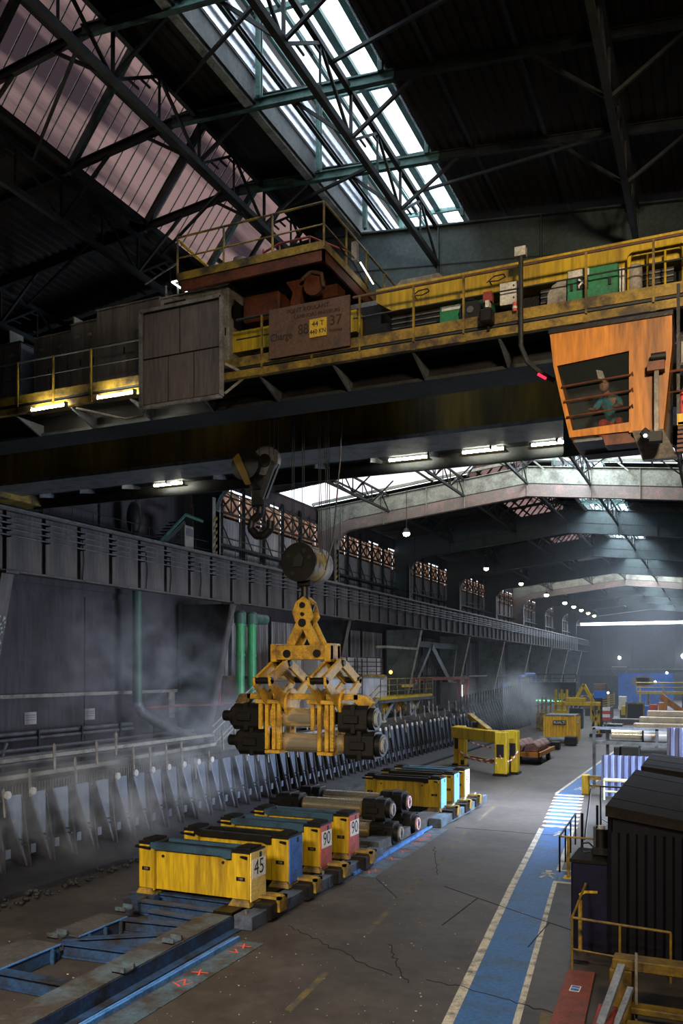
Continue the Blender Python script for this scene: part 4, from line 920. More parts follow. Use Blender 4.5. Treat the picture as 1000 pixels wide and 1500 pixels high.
for x0, x1 in ((-12.75,-12.0),(-11.0,-10.25)):        # clamp frames: pairs of upright bars joined top and bottom
    n = (x0+x1)/2
    for i, xx in enumerate((x0+.06, x0+.28, x0+.52, x1-.06)):
        zb_ = 4.72 if i == 0 else 4.12
        build('clamp_bar', MB().box(xx-.06,xx+.06,HY-.52,HY-.40,zb_,5.52), m_tong, tg, bevel=.012)
        build('clamp_bar', MB().box(xx-.06,xx+.06,HY+.40,HY+.52,zb_,5.52), m_tong, tg, bevel=.012)
    build('clamp_head', MB().box(x0-.1,x1+.05,HY-.56,HY-.36,5.50,5.62), m_tong, tg, bevel=.012); build('clamp_head', MB().box(x0-.1,x1+.05,HY+.36,HY+.56,5.50,5.62), m_tong, tg, bevel=.012)
    build('clamp_foot', MB().box(x0+.2,x1-.05,HY-.5,HY+.5,4.0,4.1), m_tong, tg, bevel=.012)
    ch = MB()
    for j in range(5): ch.box(x1-.09,x1+.02,HY-.56,HY-.52,4.15+j*.1,4.20+j*.1)
    build('chain', ch, m_yellow, tg)
build('tie_beam', MB().box(-13.35,-9.6,HY-.2,HY+.05,5.62,5.80), m_tong, tg, bevel=.02)
build('hook_end', MB().ext([(-9.75,5.8),(-9.35,5.75),(-9.15,5.55),(-9.3,5.35),(-9.6,5.45),(-9.75,5.6)], 'y', HY-.2, HY+.05), m_tong, tg)
build('hook_end', MB().ext([(-13.2,5.8),(-13.6,5.78),(-13.75,5.5),(-13.5,5.42),(-13.25,5.55)], 'y', HY-.2, HY+.05), m_yellowd, tg)
# ================================================================ ROLLS
def roll(name, label, loc, dark=.0, disc=None, group=None, barrel=(-1.2,1.2), chockL=True):
    """work roll lying along x; centre at loc"""
    X, Y, Z = loc
    t = thing(name, label, 'steel roll', (X,Y,Z), group)
    b = build('barrel', MB().tube((X+barrel[0],Y,Z),(X+barrel[1],Y,Z),.29,28), m_chrome, t, True)
    build('groove_ring', MB().tube((X+barrel[0]-.06,Y,Z),(X+barrel[0],Y,Z),.25,24).tube((X+barrel[1],Y,Z),(X+barrel[1]+.06,Y,Z),.25,24), m_yellowd, t, True)
    build('neck', MB().tube((X-2.2,Y,Z),(X+2.2,Y,Z),.19,18), m_dark, t, True)
    for s in (-1, 1):
        x0, x1 = X+s*1.32, X+s*2.25
        q = [(Y-.40,Z-.28),(Y-.30,Z-.40),(Y+.30,Z-.40),(Y+.40,Z-.28),(Y+.40,Z+.26),(Y+.26,Z+.40),(Y-.26,Z+.40),(Y-.40,Z+.26)]
        c = build('chock', MB().ext(q, 'x', min(x0,x1), max(x0,x1)), m_dark, t, bevel=.02)
        build('chock_cover', MB().tube((X+s*2.25,Y,Z),(X+s*2.40,Y,Z),.33,20), m_dark, c, True)
        build('chock_lug', MB().box(min(x0,x1)+.2,max(x0,x1)-.25,Y-.5,Y+.5,Z-.12,Z+.12), m_dark, c, bevel=.02)
        build('chock_rib', MB().box(min(x0,x1)+.42,max(x0,x1)-.36,Y-.43,Y+.43,Z-.42,Z+.43), m_dark, c, bevel=.015)
        if s > 0:
            d = build('end_disc', MB().tube((X+2.40,Y,Z),(X+2.46,Y,Z),.24,22), disc or m_frame, t, True)
            build('drive_slot', MB().box(X+2.455,X+2.47,Y-.05,Y+.05,Z-.18,Z+.18), m_black, d); build('hub', MB().tube((X+2.46,Y,Z),(X+2.475,Y,Z),.10,12), m_black, d)
        else: build('drive_end', MB().tube((X-2.40,Y,Z),(X-2.75,Y,Z),.17,12), m_dark, t, True)
    return t
roll('work_roll', 'upper steel roll held in the yellow tongs', (-11.5, HY, 5.08), barrel=(-1.0,1.0))
roll('work_roll', 'lower steel roll held in the yellow tongs', (-11.3, HY, 4.32), barrel=(-1.1,1.2))
m_pinkish = M('pinkish_end_disc', (.62,.36,.36), .5, 0, (.35,.22,.22), .4, 5, .1)
roll('work_roll', 'top far roll of the four on the floor stand, with pinkish end disc', (-13.62, 31.75, 1.30), disc=m_pinkish)
roll('work_roll', 'top near roll of the four on the floor stand, beside red 90 frame', (-13.55, 29.75, 1.30))
roll('work_roll', 'bottom far roll of the four on the floor stand, pinkish end disc', (-13.25, 31.75, .47), disc=m_pinkish)
roll('work_roll', 'bottom near roll of the four on the floor stand', (-13.2, 29.65, .47))
# ================================================================ YELLOW STORAGE FRAMES
def frame_box(label, x1, y0, endmat, num=None, bar=m_bluebar, L=3.5, z=.42, depth=.8, H=1.38, guard=True):
    t = thing('storage_rack', label, 'rack', (x1-L/2, y0+depth/2, z))
    x0 = x1-L; y1 = y0+depth
    build('body', MB().box(x0+.45,x1-.5,y0+.10,y1-.10,z+.12,z+H-.12), m_yellow, t)
    for a, b in ((x0,x0+.48),(x1-.55,x1)):
        p = build('end_post', MB().box(a,b,y0,y1,z+.14,z+H-.06), m_yellow, t, bevel=.012)
        build('post_foot', MB().add([(a+.04,y0-.03,z+.14),(b-.04,y0-.03,z+.14),(b-.04,y1+.03,z+.14),(a+.04,y1+.03,z+.14),(a-.05,y0-.10,z-.02),(b+.05,y0-.10,z-.02),(b+.05,y1+.10,z-.02),(a-.05,y1+.10,z-.02)],[(0,1,2,3),(4,7,6,5),(0,4,5,1),(1,5,6,2),(2,6,7,3),(3,7,4,0)]), m_yellowd, p)
        build('cap_plate', MB().box(a-.02,b+.02,y0+.02,y1-.02,z+H-.06,z+H+.03), m_dark, p); build('cap_block', MB().box(a+.06,b-.06,y0+.1,y1-.1,z+H+.03,z+H+.08), m_lid, p)
        build('pin', MB().tube((a+.2 if a > x0+.1 else a-.15,y0+.06,z+H-.14),(b-.08,y0-.06,z+H-.14),.04,8), m_dark, p)
        build('id_plate', MB().box((a+b)/2-.13,(a+b)/2+.13,y0-.012,y0,z+.62,z+.72), m_dark, p)
        text('id_digits','100',.09,((a+b)/2,y0-.014,z+.67),(90,0,0),m_frame,p,.001)
    build('corner_flange', MB().bar((x0+.50,y0+.02,z+.10),(x0+.50,y0+.02,z+H-.08),.035,.10), m_yellow, t)
    for xx in (x0+.75, x1-.85): build('lifting_eye', MB().tube((xx,y0+.08,z+H-.34),(xx,y0+.04,z+H-.34),.035,8), m_dark, t)
    build('top_bar', MB().ext([(x0+.42,z+H+.02),(x0+.36,z+H-.10),(x0+.50,z+H-.16),(x1-.9,z+H-.16),(x1-.72,z+H-.22),(x1-.55,z+H-.20),(x1-.55,z+H+.0),(x0+.6,z+H+.02)], 'y', y0-.04, y0+.12), bar, t)
    build('top_bar', MB().box(x0+.45,x1-.55,y1-.12,y1+.03,z+H-.16,z+H+.0), bar, t)
    build('top_plate', MB().box(x0+.45,x1-.55,y0+.12,y1-.12,z+H-.13,z+H-.08), m_dark, t)
    e = build('end_plate', MB().box(x1,x1+.03,y0+.01,y1-.01,z+.10,z+H-.02), endmat, t)
    build('slot', MB().box(x1+.028,x1+.034,y0+.44,y0+.56,z+H-.20,z+H-.06), m_black, e)
    if num:
        build('number_plate', MB().box(x1+.03,x1+.038,y0+.06,y1-.04,z+H-.70,z+H-.20), m_sign, e, label='white plate with black number '+num)
        text('number',num,.56,(x1+.040,(y0+y1)/2+.01,z+H-.45),(90,0,90),m_ink,e,.002,sx=.95)
    if guard:
        build('guard_arm', MB().box(x1+.02,x1+.62,y1-.34,y1-.22,z+.10,z+.17).box(x1+.02,x1+.62,y1-.02,y1+.10,z+.10,z+.17).box(x1+.52,x1+.62,y1-.34,y1+.10,z-.22,z+.17), m_yellowd, t)
        build('buffer', MB().box(x1+.03,x1+.55,y0+.1,y1,z-.36,z+.05), m_dark, t, bevel=.03)
    return t
frame_box('yellow storage frame numbered 45 with cream end, nearest of the row', -11.05, 19.05, M('end_yellow_cream',(.72,.55,.16),.5,0,(.45,.33,.08),.3,2,.1), '45')
frame_box('yellow storage frame with plain dark blue end, second of the near row', -11.02, 21.15, m_blue, None, m_dark)
frame_box('yellow storage frame with red end numbered 90, nearer of the two red ones', -11.0, 23.15, m_red, '90')
frame_box('yellow storage frame with red end numbered 90, next to the steel rolls', -10.95, 25.2, m_red, '90')
frame_box('yellow storage frame with light blue end, just behind the steel rolls', -10.95, 35.1, m_lblue, None, m_dark, z=.45)
frame_box('yellow storage frame with light blue end, middle of the far three', -10.92, 37.0, m_lblue, None, m_dark, z=.45)
frame_box('yellow storage frame numbered 45 with pale cream end, farthest of the row', -10.92, 38.75, m_cream, '45', m_bluebar, z=.45)
# ---- base under the near row
bs = thing('support_rail', 'grey-blue steel base rail with edge blocks under the near yellow frames', 'base', (-12.8, 23, 0))
for i in range(6):
    y = 18.4+i*1.52; build('edge_block', MB().box(-11.15,-10.62,y,y+1.46,0,.36), m_greybase, bs, bevel=.02)
    build('block_notch', MB().tube((-10.9,y+.2,.36),(-10.9,y+.2,.46),.05,8), m_steelgrey, bs)
build('side_beam', MB().box(-11.75,-11.2,18.4,27.4,0,.40), m_dark, bs); build('side_beam', MB().box(-14.6,-14.1,18.4,27.4,0,.40), m_bluest, bs)
for y in (18.55, 19.4, 20.6, 22.7, 24.7, 26.8): build('cross_beam', MB().ibar((-14.1,y,.2),(-11.7,y,.2),.25,.36,.04), m_bluest, bs)
build('post_socket', MB().box(-14.75,-13.9,18.85,19.05,0,.42), m_bluest, bs)
bs2 = thing('support_rail', 'light blue steel base with edge blocks under the far yellow frames', 'base', (-12.8, 37, 0))
for i in range(5):
    y = 33.6+i*1.52; build('edge_block', MB().box(-11.0,-10.45,y,y+1.46,0,.38), m_plate, bs2, bevel=.02)
build('side_beam', MB().box(-11.7,-11.0,28.0,41,0,.42), m_plate2, bs2); build('side_beam', MB().box(-14.7,-14.0,28,41,0,.42), m_bluest, bs2)
for y in (34.8, 36.6, 38.4, 40.4): build('cross_beam', MB().ibar((-14.0,y,.2),(-11.7,y,.2),.25,.36,.04), m_bluest, bs2)
for i, y in enumerate((35.7,37.55,39.3)): build('hook_ring', MB().path([(-10.6,y,.42),(-10.6,y+.05,.62),(-10.6,y+.25,.66),(-10.6,y+.32,.48)],.04), m_frame, bs2)
rs = thing('roll_stand', 'dark low stand carrying the four steel rolls', 'stand', (-13.4, 30.7, 0))
for x in (-15.4,-11.4): build('cradle', MB().box(x-.4,x+.4,28.8,32.6,0,.06), m_dark, rs)
build('side_plate', MB().box(-11.9,-10.75,27.6,33.4,0,.05), m_plate2, rs)
# ---- open blue base in the foreground
ob = thing('floor_ladder', 'empty blue steel ladder base on the floor in the left foreground', 'base', (-12.5, 15, 0))
for (xa,ya,xb,yb) in ((-10.85,9.5,-11.03,14.3),(-11.03,14.34,-11.1,16.1),(-11.1,16.14,-11.15,18.3)):
    build('top_plate', MB().add([(xa,ya,.33),(xb,yb,.33),(xb-.72,yb,.33),(xa-.72,ya,.33),(xa,ya,.36),(xb,yb,.36),(xb-.72,yb,.36),(xa-.72,ya,.36)],[(0,3,2,1),(4,5,6,7),(0,1,5,4),(1,2,6,5),(2,3,7,6),(3,0,4,7)]), m_plate2, ob)
build('side_web', MB().bar((-10.88,9.5,.17),(-11.15,18.35,.17),.05,.33), m_bluest, ob)
build('side_web', MB().bar((-11.5,9.5,.17),(-11.8,18.35,.17),.05,.33), m_dark, ob)
build('bottom_flange', MB().bar((-10.78,9.5,.02),(-11.02,18.35,.02),.25,.03), m_bluest, ob)
for (xa,xb,y0,y1) in ((-14.55,-13.5,11.5,14.85),(-14.3,-13.5,15.45,17.2)):
    p = build('top_plate', MB().box(xa,xb,y0,y1,.33,.36), m_deck, ob); build('plate_web', MB().box(xb-.06,xb-.02,y0,y1,.02,.33), m_bluest, p)
    for j in range(3): build('plate_rib', MB().box(xb-.02,xb+.08,y0+.3+j*(y1-y0-.6)/2,y0+.34+j*(y1-y0-.6)/2,0,.33), m_bluest, p)
    build('plate_edge', MB().box(xb-.015,xb+.012,y0,y1,.335,.365), m_bluerail, p)
for (xa,y,xb,yb) in ((-16.5,13.1,-11.6,13.12),(-13.6,15.07,-11.75,15.22),(-13.55,17.1,-11.8,17.3),(-13.4,17.95,-11.8,17.85)):
    build('cross_beam', MB().ibar((xa,y,.18),(xb,yb,.18),.26,.32,.035), m_bluest, ob)
build('diagonal_beam', MB().ibar((-13.85,15.3,.17),(-11.7,16.75,.17),.2,.28,.035), m_bluest, ob)
for (x,y) in ((-11.3,16.0),(-11.12,14.05),(-13.95,15.25),(-13.9,17.6)):
    c = build('guide_chair', MB().box(x-.15,x+.15,y-.18,y-.13,.36,.48).box(x-.15,x+.15,y+.13,y+.18,.36,.48).box(x-.15,x+.15,y-.18,y+.18,.36,.385), m_plate, ob)
build('floor_bar', MB().bar((-15.2,13.3,.03),(-13.7,14.2,.03),.05,.05).bar((-12.8,17.4,.03),(-13.4,16.8,.03),.05), m_steel, ob)
def floor_strip(label, pts, rail, marks):
    t = thing('floor_rail_strip', label, 'rail', (pts[0][0], pts[0][1], 0))
    (xa,ya),(xb,yb) = pts
    for i in range(6):
        a = i/6; b = (i+1)/6-.004; P = lambda s, d: (xa+(xb-xa)*s+d, ya+(yb-ya)*s)
        q = [P(a,-.42),P(a,.18),P(b,.18),P(b,-.42)]
        build('strip_plate', MB().ext(q, 'z', 0, .018), m_plate, t)
    build('rail', MB().bar((xa-.52,ya,.05),(xb-.52,yb,.05),.07,.10).bar((xa-.66,ya,.03),(xb-.66,yb,.03),.05,.06), m_bluerail, t)
    for s, str_ in marks:
        y = ya+(yb-ya)*s; x = xa+(xb-xa)*s
        o = text('spray_mark',str_,.42,(x-.14,y,.022),(0,0,65),m_redmark,t,.001)
floor_strip('bright blue floor rail with red spray marks in the left foreground', [(-9.95,9.5),(-10.05,17.7)], True, ((.64,'IZ'),(.72,'X'),(.90,'V'),(.95,'X')))
floor_strip('bright blue floor rail with red spray marks beside the steel rolls', [(-10.05,24.75),(-10.30,33.5)], True, ((.08,'XX'),(.3,'Z'),(.45,'XI'),(.62,'N'),(.72,'ZN'),(.82,'IX')))

# ================================================================ COOLING BED
bedx = -20.0
bd = thing('cooling_bed', 'long steaming cooling bed with a row of pale tapered fins along the left', 'cooling bed', (bedx, 50, 0))
build('bed_body', MB().ext([(-20.62,0),(-20.62,2.35),(-21.6,2.5),(-21.6,0)], 'y', 8, 74.8), m_bed, bd)
build('deck', MB().box(-25.6,-21.6,8,74.8,2.2,2.4), m_deck, bd)
build('bed_foot', MB().ext([(-18.3,0),(-18.3,.16),(-20.6,.5),(-20.6,0)], 'y', 8, 74.8), m_bed, bd)
p1 = 1.04; fin = None; nf = 0
zt = 2.62
def make_fin():
    f = build('fin', MB().add([(bedx,0,zt),(bedx,.70,zt),(bedx+.14,.70,.72),(bedx+.14,.62,.72),(bedx-.04,0,zt),(bedx-.04,.70,zt),(bedx+.10,.70,.72),(bedx+.10,.62,.72)],[(0,1,2,3),(4,7,6,5),(0,4,5,1),(1,5,6,2),(2,6,7,3),(3,7,4,0)]), m_fin, bd)
    build('fin_edge', MB().bar((bedx+.03,0,zt),(bedx+.24,.86,.06),.05,.06), m_fin, f)
    build('back_plate', MB().ext([(bedx-.58,0),(bedx+.45,0),(bedx+.02,zt-.1),(bedx-.58,zt-.1)], 'y', .72, .77), m_bed, f)
    build('hook_bracket', MB().bar((bedx+.12,.50,1.25),(bedx+.40,.34,1.29),.05).bar((bedx+.12,.56,1.10),(bedx+.42,.44,1.12),.05), m_bed, f)
    build('tag_plate', MB().box(bedx+.30,bedx+.32,.80,1.0,.78,1.06), m_fin, f)
    build('weight', MB().tube((bedx+.10,.02,zt+.06),(bedx+.17,.02,zt+.06),.125,14), m_disc, f, True)
    build('hoop', MB().path([(bedx+.05,.02,zt+.1),(bedx-.02,.03,zt+.86),(bedx-.06,.09,zt+.93),(bedx-.10,.17,zt+.86),(bedx-.08,.17,zt+.2)],.036,6), m_frame, f)
    return f
fl0 = make_fin(); kids = list(fl0.children); i = 0; y = 10.2
fl0.location = (0, y, 0) if False else fl0.location
base_loc = Vector(fl0.location)
rr = random.Random(11)
i = 0
while y < 74.5:
    if i == 0: f = fl0; f.location = base_loc+Vector((0,y,0))
    else:
        f = share(fl0, bd, base_loc+Vector((0,y,0)))
        for ch in kids:
            if y > 62 and ch.name.split('.')[0] in ('hook_bracket',): continue
            if ch.name.split('.')[0] == 'weight' and rr.random() < .25: continue
            c2 = ch.copy(); COL.objects.link(c2); c2.parent = f
            if ch.name.split('.')[0] == 'hoop': c2.rotation_euler = (rr.uniform(-.05,.05)*.3,0,0)
    i += 1; y += p1
tine = build('comb_tine', MB().box(-20.75,-20.68,8,8.03,2.35,2.78), m_deck, bd, kind=None)
cm = MB()
for j in range(512):
    yy = 8+j*.13; cm.box(-20.78,-20.72,yy,yy+.05,2.35,2.80)
build('comb_tines', cm, m_deck, bd, kind='stuff')
bpy.data.objects.remove(tine)
for z, x in ((2.9,-22.4),(2.75,-23.6)): build('deck_beam', MB().box(x-.15,x+.15,8,74.8,z-.35,z), m_deck, bd)
for (xa,ya,xb,yb,z) in ((-21.3,17,-21.2,26.5,2.98),(-21.2,27.2,-21.6,34,3.05),(-23,14,-23,36,3.3),(-21.6,38,-21.5,56,2.9)):
    build('edge_rail', MB().bar((xa,ya,z),(xb,yb,z),.16,.14), m_frame, bd)
# far raised end of the bed
fe = thing('bed_end_section', 'dark raised slanting end section of the cooling bed before the yellow container', 'machine', (-20, 92, 0))
build('slanted_side', MB().add([(-20.4,75,0),(-20.4,101.5,0),(-21.6,101.5,3.9),(-21.6,75,3.0),(-25,75,0),(-25,101.5,0),(-25,101.5,3.9),(-25,75,3.0)],[(0,1,2,3),(3,2,6,7),(0,3,7,4),(1,5,6,2)]), m_bed, fe)
for j in range(26):
    yy = 75.2+j*1.02; build('rib', MB().bar((-20.35,yy,.05),(-21.5,yy,3.1+.03*j),.14,.10), m_bed, fe); build('rib_cap', MB().bar((-21.1,yy,2.0+.02*j),(-21.5,yy,3.1+.03*j),.10,.12), m_fin, fe); build('spike', MB().bar((-21.6,yy+.3,3.0),(-21.6,yy+.3,4.15+.03*j),.10), m_black, fe)
build('end_plate', MB().box(-21.6,-20.4,101.5,101.7,0,3.6), m_steelgrey, fe)
# scrap and dark heap at the foot of the fins
hp_ = MB(); rr = random.Random(5)
for j in range(260):
    yy = 14+rr.random()*13; xx = -18.0+rr.uniform(-1.1,.5); hp_.ball((xx,yy,.04+rr.random()*.10), rr.uniform(.03,.11), 5, 4, .7)
o = build('scale_heap', hp_, m_bed, None, kind='stuff'); tag(o, 'dark scale and scrap crumbs lying at the foot of the cooling bed', 'scrap')
# ---- pipes along the lower wall
pr_ = thing('service_pipes', 'bank of grey horizontal service pipes along the dark lower left wall', 'pipes', (-29.8, 31, 3))
for z, x, r, ye in ((3.55,-29.7,.11,38.2),(3.30,-29.6,.10,38.2),(2.85,-29.3,.09,60),(2.55,-29.2,.12,46),(2.25,-29.0,.08,44),(1.9,-28.8,.10,44)):
    build('pipe', MB().tube((x,27.2,z),(x,min(ye,43.7),z),r,10), m_pipe, pr_, True)
for y in (28.5,31,34,37,40): build('pipe_stand', MB().bar((-29.5,y,0),(-29.5,y,3.7),.10), m_bed, pr_)
build('pipe_elbow', MB().path([(-29.7,28.6,3.5),(-29.5,28.3,3.2),(-29.5,28.1,1.4)],.13,10), m_pipe, pr_, True); build('pipe_elbow', MB().path([(-29.4,28.9,3.2),(-29.3,28.6,2.9),(-29.3,28.5,1.4)],.09,8), m_pipe, pr_, True)
rp = thing('red_pipe', 'thin red fire pipe along the lower wall left of the green pipes', 'pipe', (-29.5,41,4.2))
build('pipe', MB().path([(-29.6,39.2,4.35),(-29.6,42.6,4.40),(-27.7,43.4,4.45),(-27.7,47.5,4.4)],.07,8), m_redd, rp, True); build('riser', MB().tube((-28.2,44.9,4.4),(-28.2,44.9,6.8),.09,8), m_redd, rp, True)
vp = thing('exhaust_pipe', 'tall dim green exhaust pipe on the left wall bending down to the cooling bed', 'pipe', (-29.6,38.6,4))
build('riser', MB().tube((-29.6,38.6,4.6),(-29.6,38.6,14.0),.27,16), m_dgpipe, vp, True)
build('elbow', MB().path([(-29.6,38.6,4.7),(-29.4,38.75,4.15),(-28.6,39.3,3.5),(-26.6,40.6,2.4)],.28,14), m_pipe, vp, True)
build('collar', MB().tube((-29.6,38.6,4.5),(-29.6,38.6,4.7),.33,16), m_pipe, vp, True)
build('rain_hood', MB().ball((-29.75,38.5,15.0),.42,14,8,2.2), m_black, vp, True)
tp = thing('twin_green_pipes', 'two bright green vertical ducts beside the leaning grey column', 'pipes', (-26,44.3,2.2))
for x, y in ((-26.05,43.75),(-25.95,44.95)):
    p = build('pipe', MB().tube((x,y,1.9),(x,y,9.3),.26,18), m_gpipe, tp, True)
    build('dome', MB().tube((x,y,9.3),(x,y,9.9),.36,16).ball((x,y,9.9),.36,16,6,.5), m_dgpipe, p, True)
    for z in (7.4, 9.2): build('flange_ring', MB().tube((x,y,z-.05),(x,y,z+.05),.31,16), m_gpipe, p, True)
build('cross_duct', MB().tube((-25.95,44.95,9.65),(-25.8,46.4,9.65),.32,14), m_dgpipe, tp, True)
wn = []
for y, l in ((31.9,'left small pale notice on the dark wall panel'),(36.2,'right small pale notice on the dark wall panel, near the exhaust pipe')):
    n = thing('wall_notice', l, 'notice', (-30.85,y,4.1)); build('sheet', MB().box(XW+.06,XW+.09,y-.42,y+.38,3.85,4.45), m_sheetgrey, n); build('printed_lines', MB().box(XW+.09,XW+.10,y-.35,y+.3,4.28,4.32).box(XW+.09,XW+.10,y-.35,y+.3,4.18,4.21).box(XW+.09,XW+.10,y-.35,y+.3,4.05,4.08), m_pipe, n)
# stairs with lit grey switch cabinet above the runway girder
sw = thing('wall_staircase', 'dark steel stairs with teal handrail above the runway girder', 'stairs', (-28.3,40,13.3))
build('handrail', MB().path([(-28.2,38.6,13.5),(-28.2,41.2,15.5),(-28.2,43.0,15.4)],.10,6), m_green, sw)
for j in range(9): build('tread', MB().box(-29.2,-28.3,38.7+j*.28,38.95+j*.28,13.3+j*.22,13.34+j*.22), m_steel, sw)
build('stringer', MB().bar((-28.3,38.5,13.1),(-28.3,41.3,15.1),.06,.25), m_steel, sw)
sc = thing('switch_cabinet', 'weathered pale switch cabinet under the teal stair handrail', 'cabinet', (-28.2,41.5,13.3))
build('body', MB().box(-28.8,-28.15,41.1,42.0,13.4,14.9), m_frame, sc, bevel=.02); build('dark_patch', MB().box(-28.15,-28.14,41.2,41.9,14.3,14.75), m_pipe, sc); build('plinth', MB().box(-28.8,-28.2,41.15,41.95,13.2,13.4), m_dark, sc)
for y in (32.6, 36.9, 40.3): build('wall_conduit', MB().tube((XW+.2,y,13.2),(XW+.2,y,17.2),.06,6), m_dgpipe, bpy.data.objects['wall_left'])
# ================================================================ MIDDLE DISTANCE, LEFT
hs = thing('control_cabin', 'pale grey control cabin with barred gallery behind the lifting tongs', 'building', (-27.5,62,3))
build('wall', MB().box(-29,-25.4,54,66.5,2.4,6.0), m_sheetpale, hs); build('upper_wall', MB().box(-29,-25.6,53.5,65.5,6.1,7.5), m_sheetgrey, hs)
build('floor_edge', MB().box(-29,-25.3,46,66,5.95,6.15), m_yellowd, hs)
for y in (54,56,58,60,62,64,65.4): build('gallery_post', MB().bar((-25.35,y,6.1),(-25.35,y,7.5),.06), m_black, hs)
for z in (6.4,6.8,7.15,7.5): build('gallery_rail', MB().tube((-25.35,53.5,z),(-25.35,65.5,z),.03,5), m_black, hs)
for y in (59.2,60.6): build('ladder_stile', MB().bar((-25.2,y,3.6),(-25.2,y,7.4),.06), m_black, hs)
for j in range(7): build('ladder_rung', MB().tube((-25.2,59.2,3.7+j*.5),(-25.2,60.6,3.7+j*.5),.03,5), m_black, hs)
build('wall', MB().box(-29,-26.4,45.5,53,3.2,5.95), m_panel, hs)
build('louvre_window', MB().box(-26.4,-26.35,49.5,52.4,6.2,7.4), m_frame, hs)
ws = thing('pale_shelf_lamp', 'small warm lamp hung from a pale cantilever shelf on the cabin corner', 'lamp', (-25,67,6.3))
build('shelf', MB().box(-26,-25,65.5,73,8.35,8.55), m_frame, ws); build('bracket', MB().bar((-25.1,66.6,6.6),(-25.1,68,7.4),.08), m_steel, ws); build('lamp', MB().ball((-25.1,66.6,6.35),.16,8,6), EM('warm_small_lamp',(1,.5,.08),3), ws)
yp = thing('yellow_platform', 'yellow railed service platform on blue-grey steel trestle past the tongs', 'platform', (-25,70,3))
build('deck', MB().box(-26.5,-24.8,63.5,77,4.10,4.32), m_yellow, yp)
railing(yp, [(-24.8,63.5,4.3),(-24.8,77,4.3)], 1.5, 1.9, .04, m_yellowd, (.33,.66)); build('kick_panel', MB().box(-24.85,-24.8,68.5,71.5,5.05,5.3), m_yellow, yp)
for y in (63.4,66.8,70.2,73.6,76.8): build('trestle_leg', MB().bar((-24.8,y,2.4),(-24.8,y,4.1),.22), m_pipe, yp)
for y in (63.4,70.2): build('trestle_brace', MB().bar((-24.8,y,1.9),(-24.8,y+3.3,4.0),.16), m_cabblue, yp)
build('trestle_beam', MB().box(-25,-24.6,63,77,3.85,4.08), m_pipe, yp)
build('stair_stringer', MB().bar((-24.9,63.3,4.2),(-24.9,58.0,2.3),.08,.25).bar((-24.9,77.2,4.1),(-24.9,74.6,2.0),.08,.25), m_frame, yp)
for d in (1.0,.5): build('stair_rail', MB().tube((-24.8,63.3,4.3+d),(-24.8,58.0,2.4+d),.04,5), m_yellowd, yp)
for j, (y, m) in enumerate(((65,m_yellow),(66.2,m_scrap),(67.7,m_orange),(69.3,m_yellowd),(71.6,m_whitebox),(73.0,m_yellow))):
    v = tag(build('drive_unit', MB().box(-25.9,-25.2,y,y+.9,2.9,3.75).tube((-25.2,y+.45,3.3),(-24.95,y+.45,3.3),.28,10), m), ['yellow','rusty','orange','grimy yellow','pale','bright yellow'][j]+' drive unit under the yellow railed platform', 'machine')
fg = thing('stair_flight', 'thin grey steel stair flight left of the clamped rolls', 'stairs', (-24,40,2.5))
for d in (0,.25,.9,1.25): build('stringer', MB().tube((-24.2,37.8,2.3+d),(-24.2,42.6,4.6+d),.05,5), m_frame, fg)
for j in range(8): build('tread', MB().box(-24.9,-24.2,38+j*.6,38.3+j*.6,2.4+j*.28,2.44+j*.28), m_steelgrey, fg)
build('handrail', MB().path([(-24.2,42.6,5.85),(-24.2,46,5.9)],.05,5).path([(-24.2,43,4.6),(-24.2,43,5.85)],.04,5).path([(-24.2,44.5,4.6),(-24.2,44.5,5.88)],.04,5), m_rustybrown, fg)
xb = thing('braced_portal', 'grey X-braced steel portal between two tapered columns', 'frame', (-27.5,88,0))
Ya, Yb = PY(3), PY(4)
build('header', MB().bar((-28.2,Ya+.5,9.2),(-28.2,Yb-.5,9.2),.5,.6), m_raftD, xb)
build('diagonal', MB().bar((-28.2,Ya+.6,4.6),(-28.2,(Ya+Yb)/2-2.6,9.0),.5,.45), m_steelgrey, xb); build('diagonal', MB().bar((-28.2,(Ya+Yb)/2-2.4,9.0),(-28.2,Yb-3.2,4.2),.7,.7), m_steelgrey, xb); build('diagonal', MB().bar((-28.2,Yb-3.5,4.8),(-28.2,Yb-1.8,9.0),.4,.4), m_steelgrey, xb)
build('foot', MB().bar((-28.2,Yb-3.2,0),(-28.2,Yb-3.2,4.4),.5,.4), m_steelgrey, xb)
jb = thing('red_jib_crane', 'small red jib beam with posts beyond the yellow platform', 'crane', (-25,80,0))
build('jib', MB().box(-25.15,-24.85,72,90,5.55,5.85), m_redd, jb); build('post', MB().box(-25.2,-24.8,86.4,87.0,0,5.6), m_redd, jb); build('post', MB().bar((-25,89,2.6),(-25,90,5.6),.35), m_redd, jb); build('arm', MB().box(-25.1,-24.9,90,98,5.8,5.95), m_steelgrey, jb)
lw = thing('lit_booth', 'small booth with brightly lit window behind the steam', 'booth', (-25.5,85,3))
build('body', MB().box(-27,-25.2,86.8,91.5,2.2,5.2), m_panel, lw); build('window', MB().box(-25.2,-25.17,86.9,88.6,3.7,4.95), m_litwin, lw); build('window', MB().box(-25.2,-25.17,89.0,90.2,3.7,4.95), M('amber_pane',(.6,.5,.2),.5), lw)
bp_ = thing('blue_pipe_loop', 'bright blue bent pipes beside the far tapered columns', 'pipe', (-24,118,3))
build('pipe', MB().path([(-24,112,3.6),(-24,112,5.6),(-24,116,5.9),(-24,121,5.9),(-24,122,4.0)],.28,8), m_blue, bp_, True); build('pipe', MB().path([(-24.5,104,3.4),(-24.5,104,4.6),(-24.5,108,4.8)],.22,8), m_blue, bp_, True)
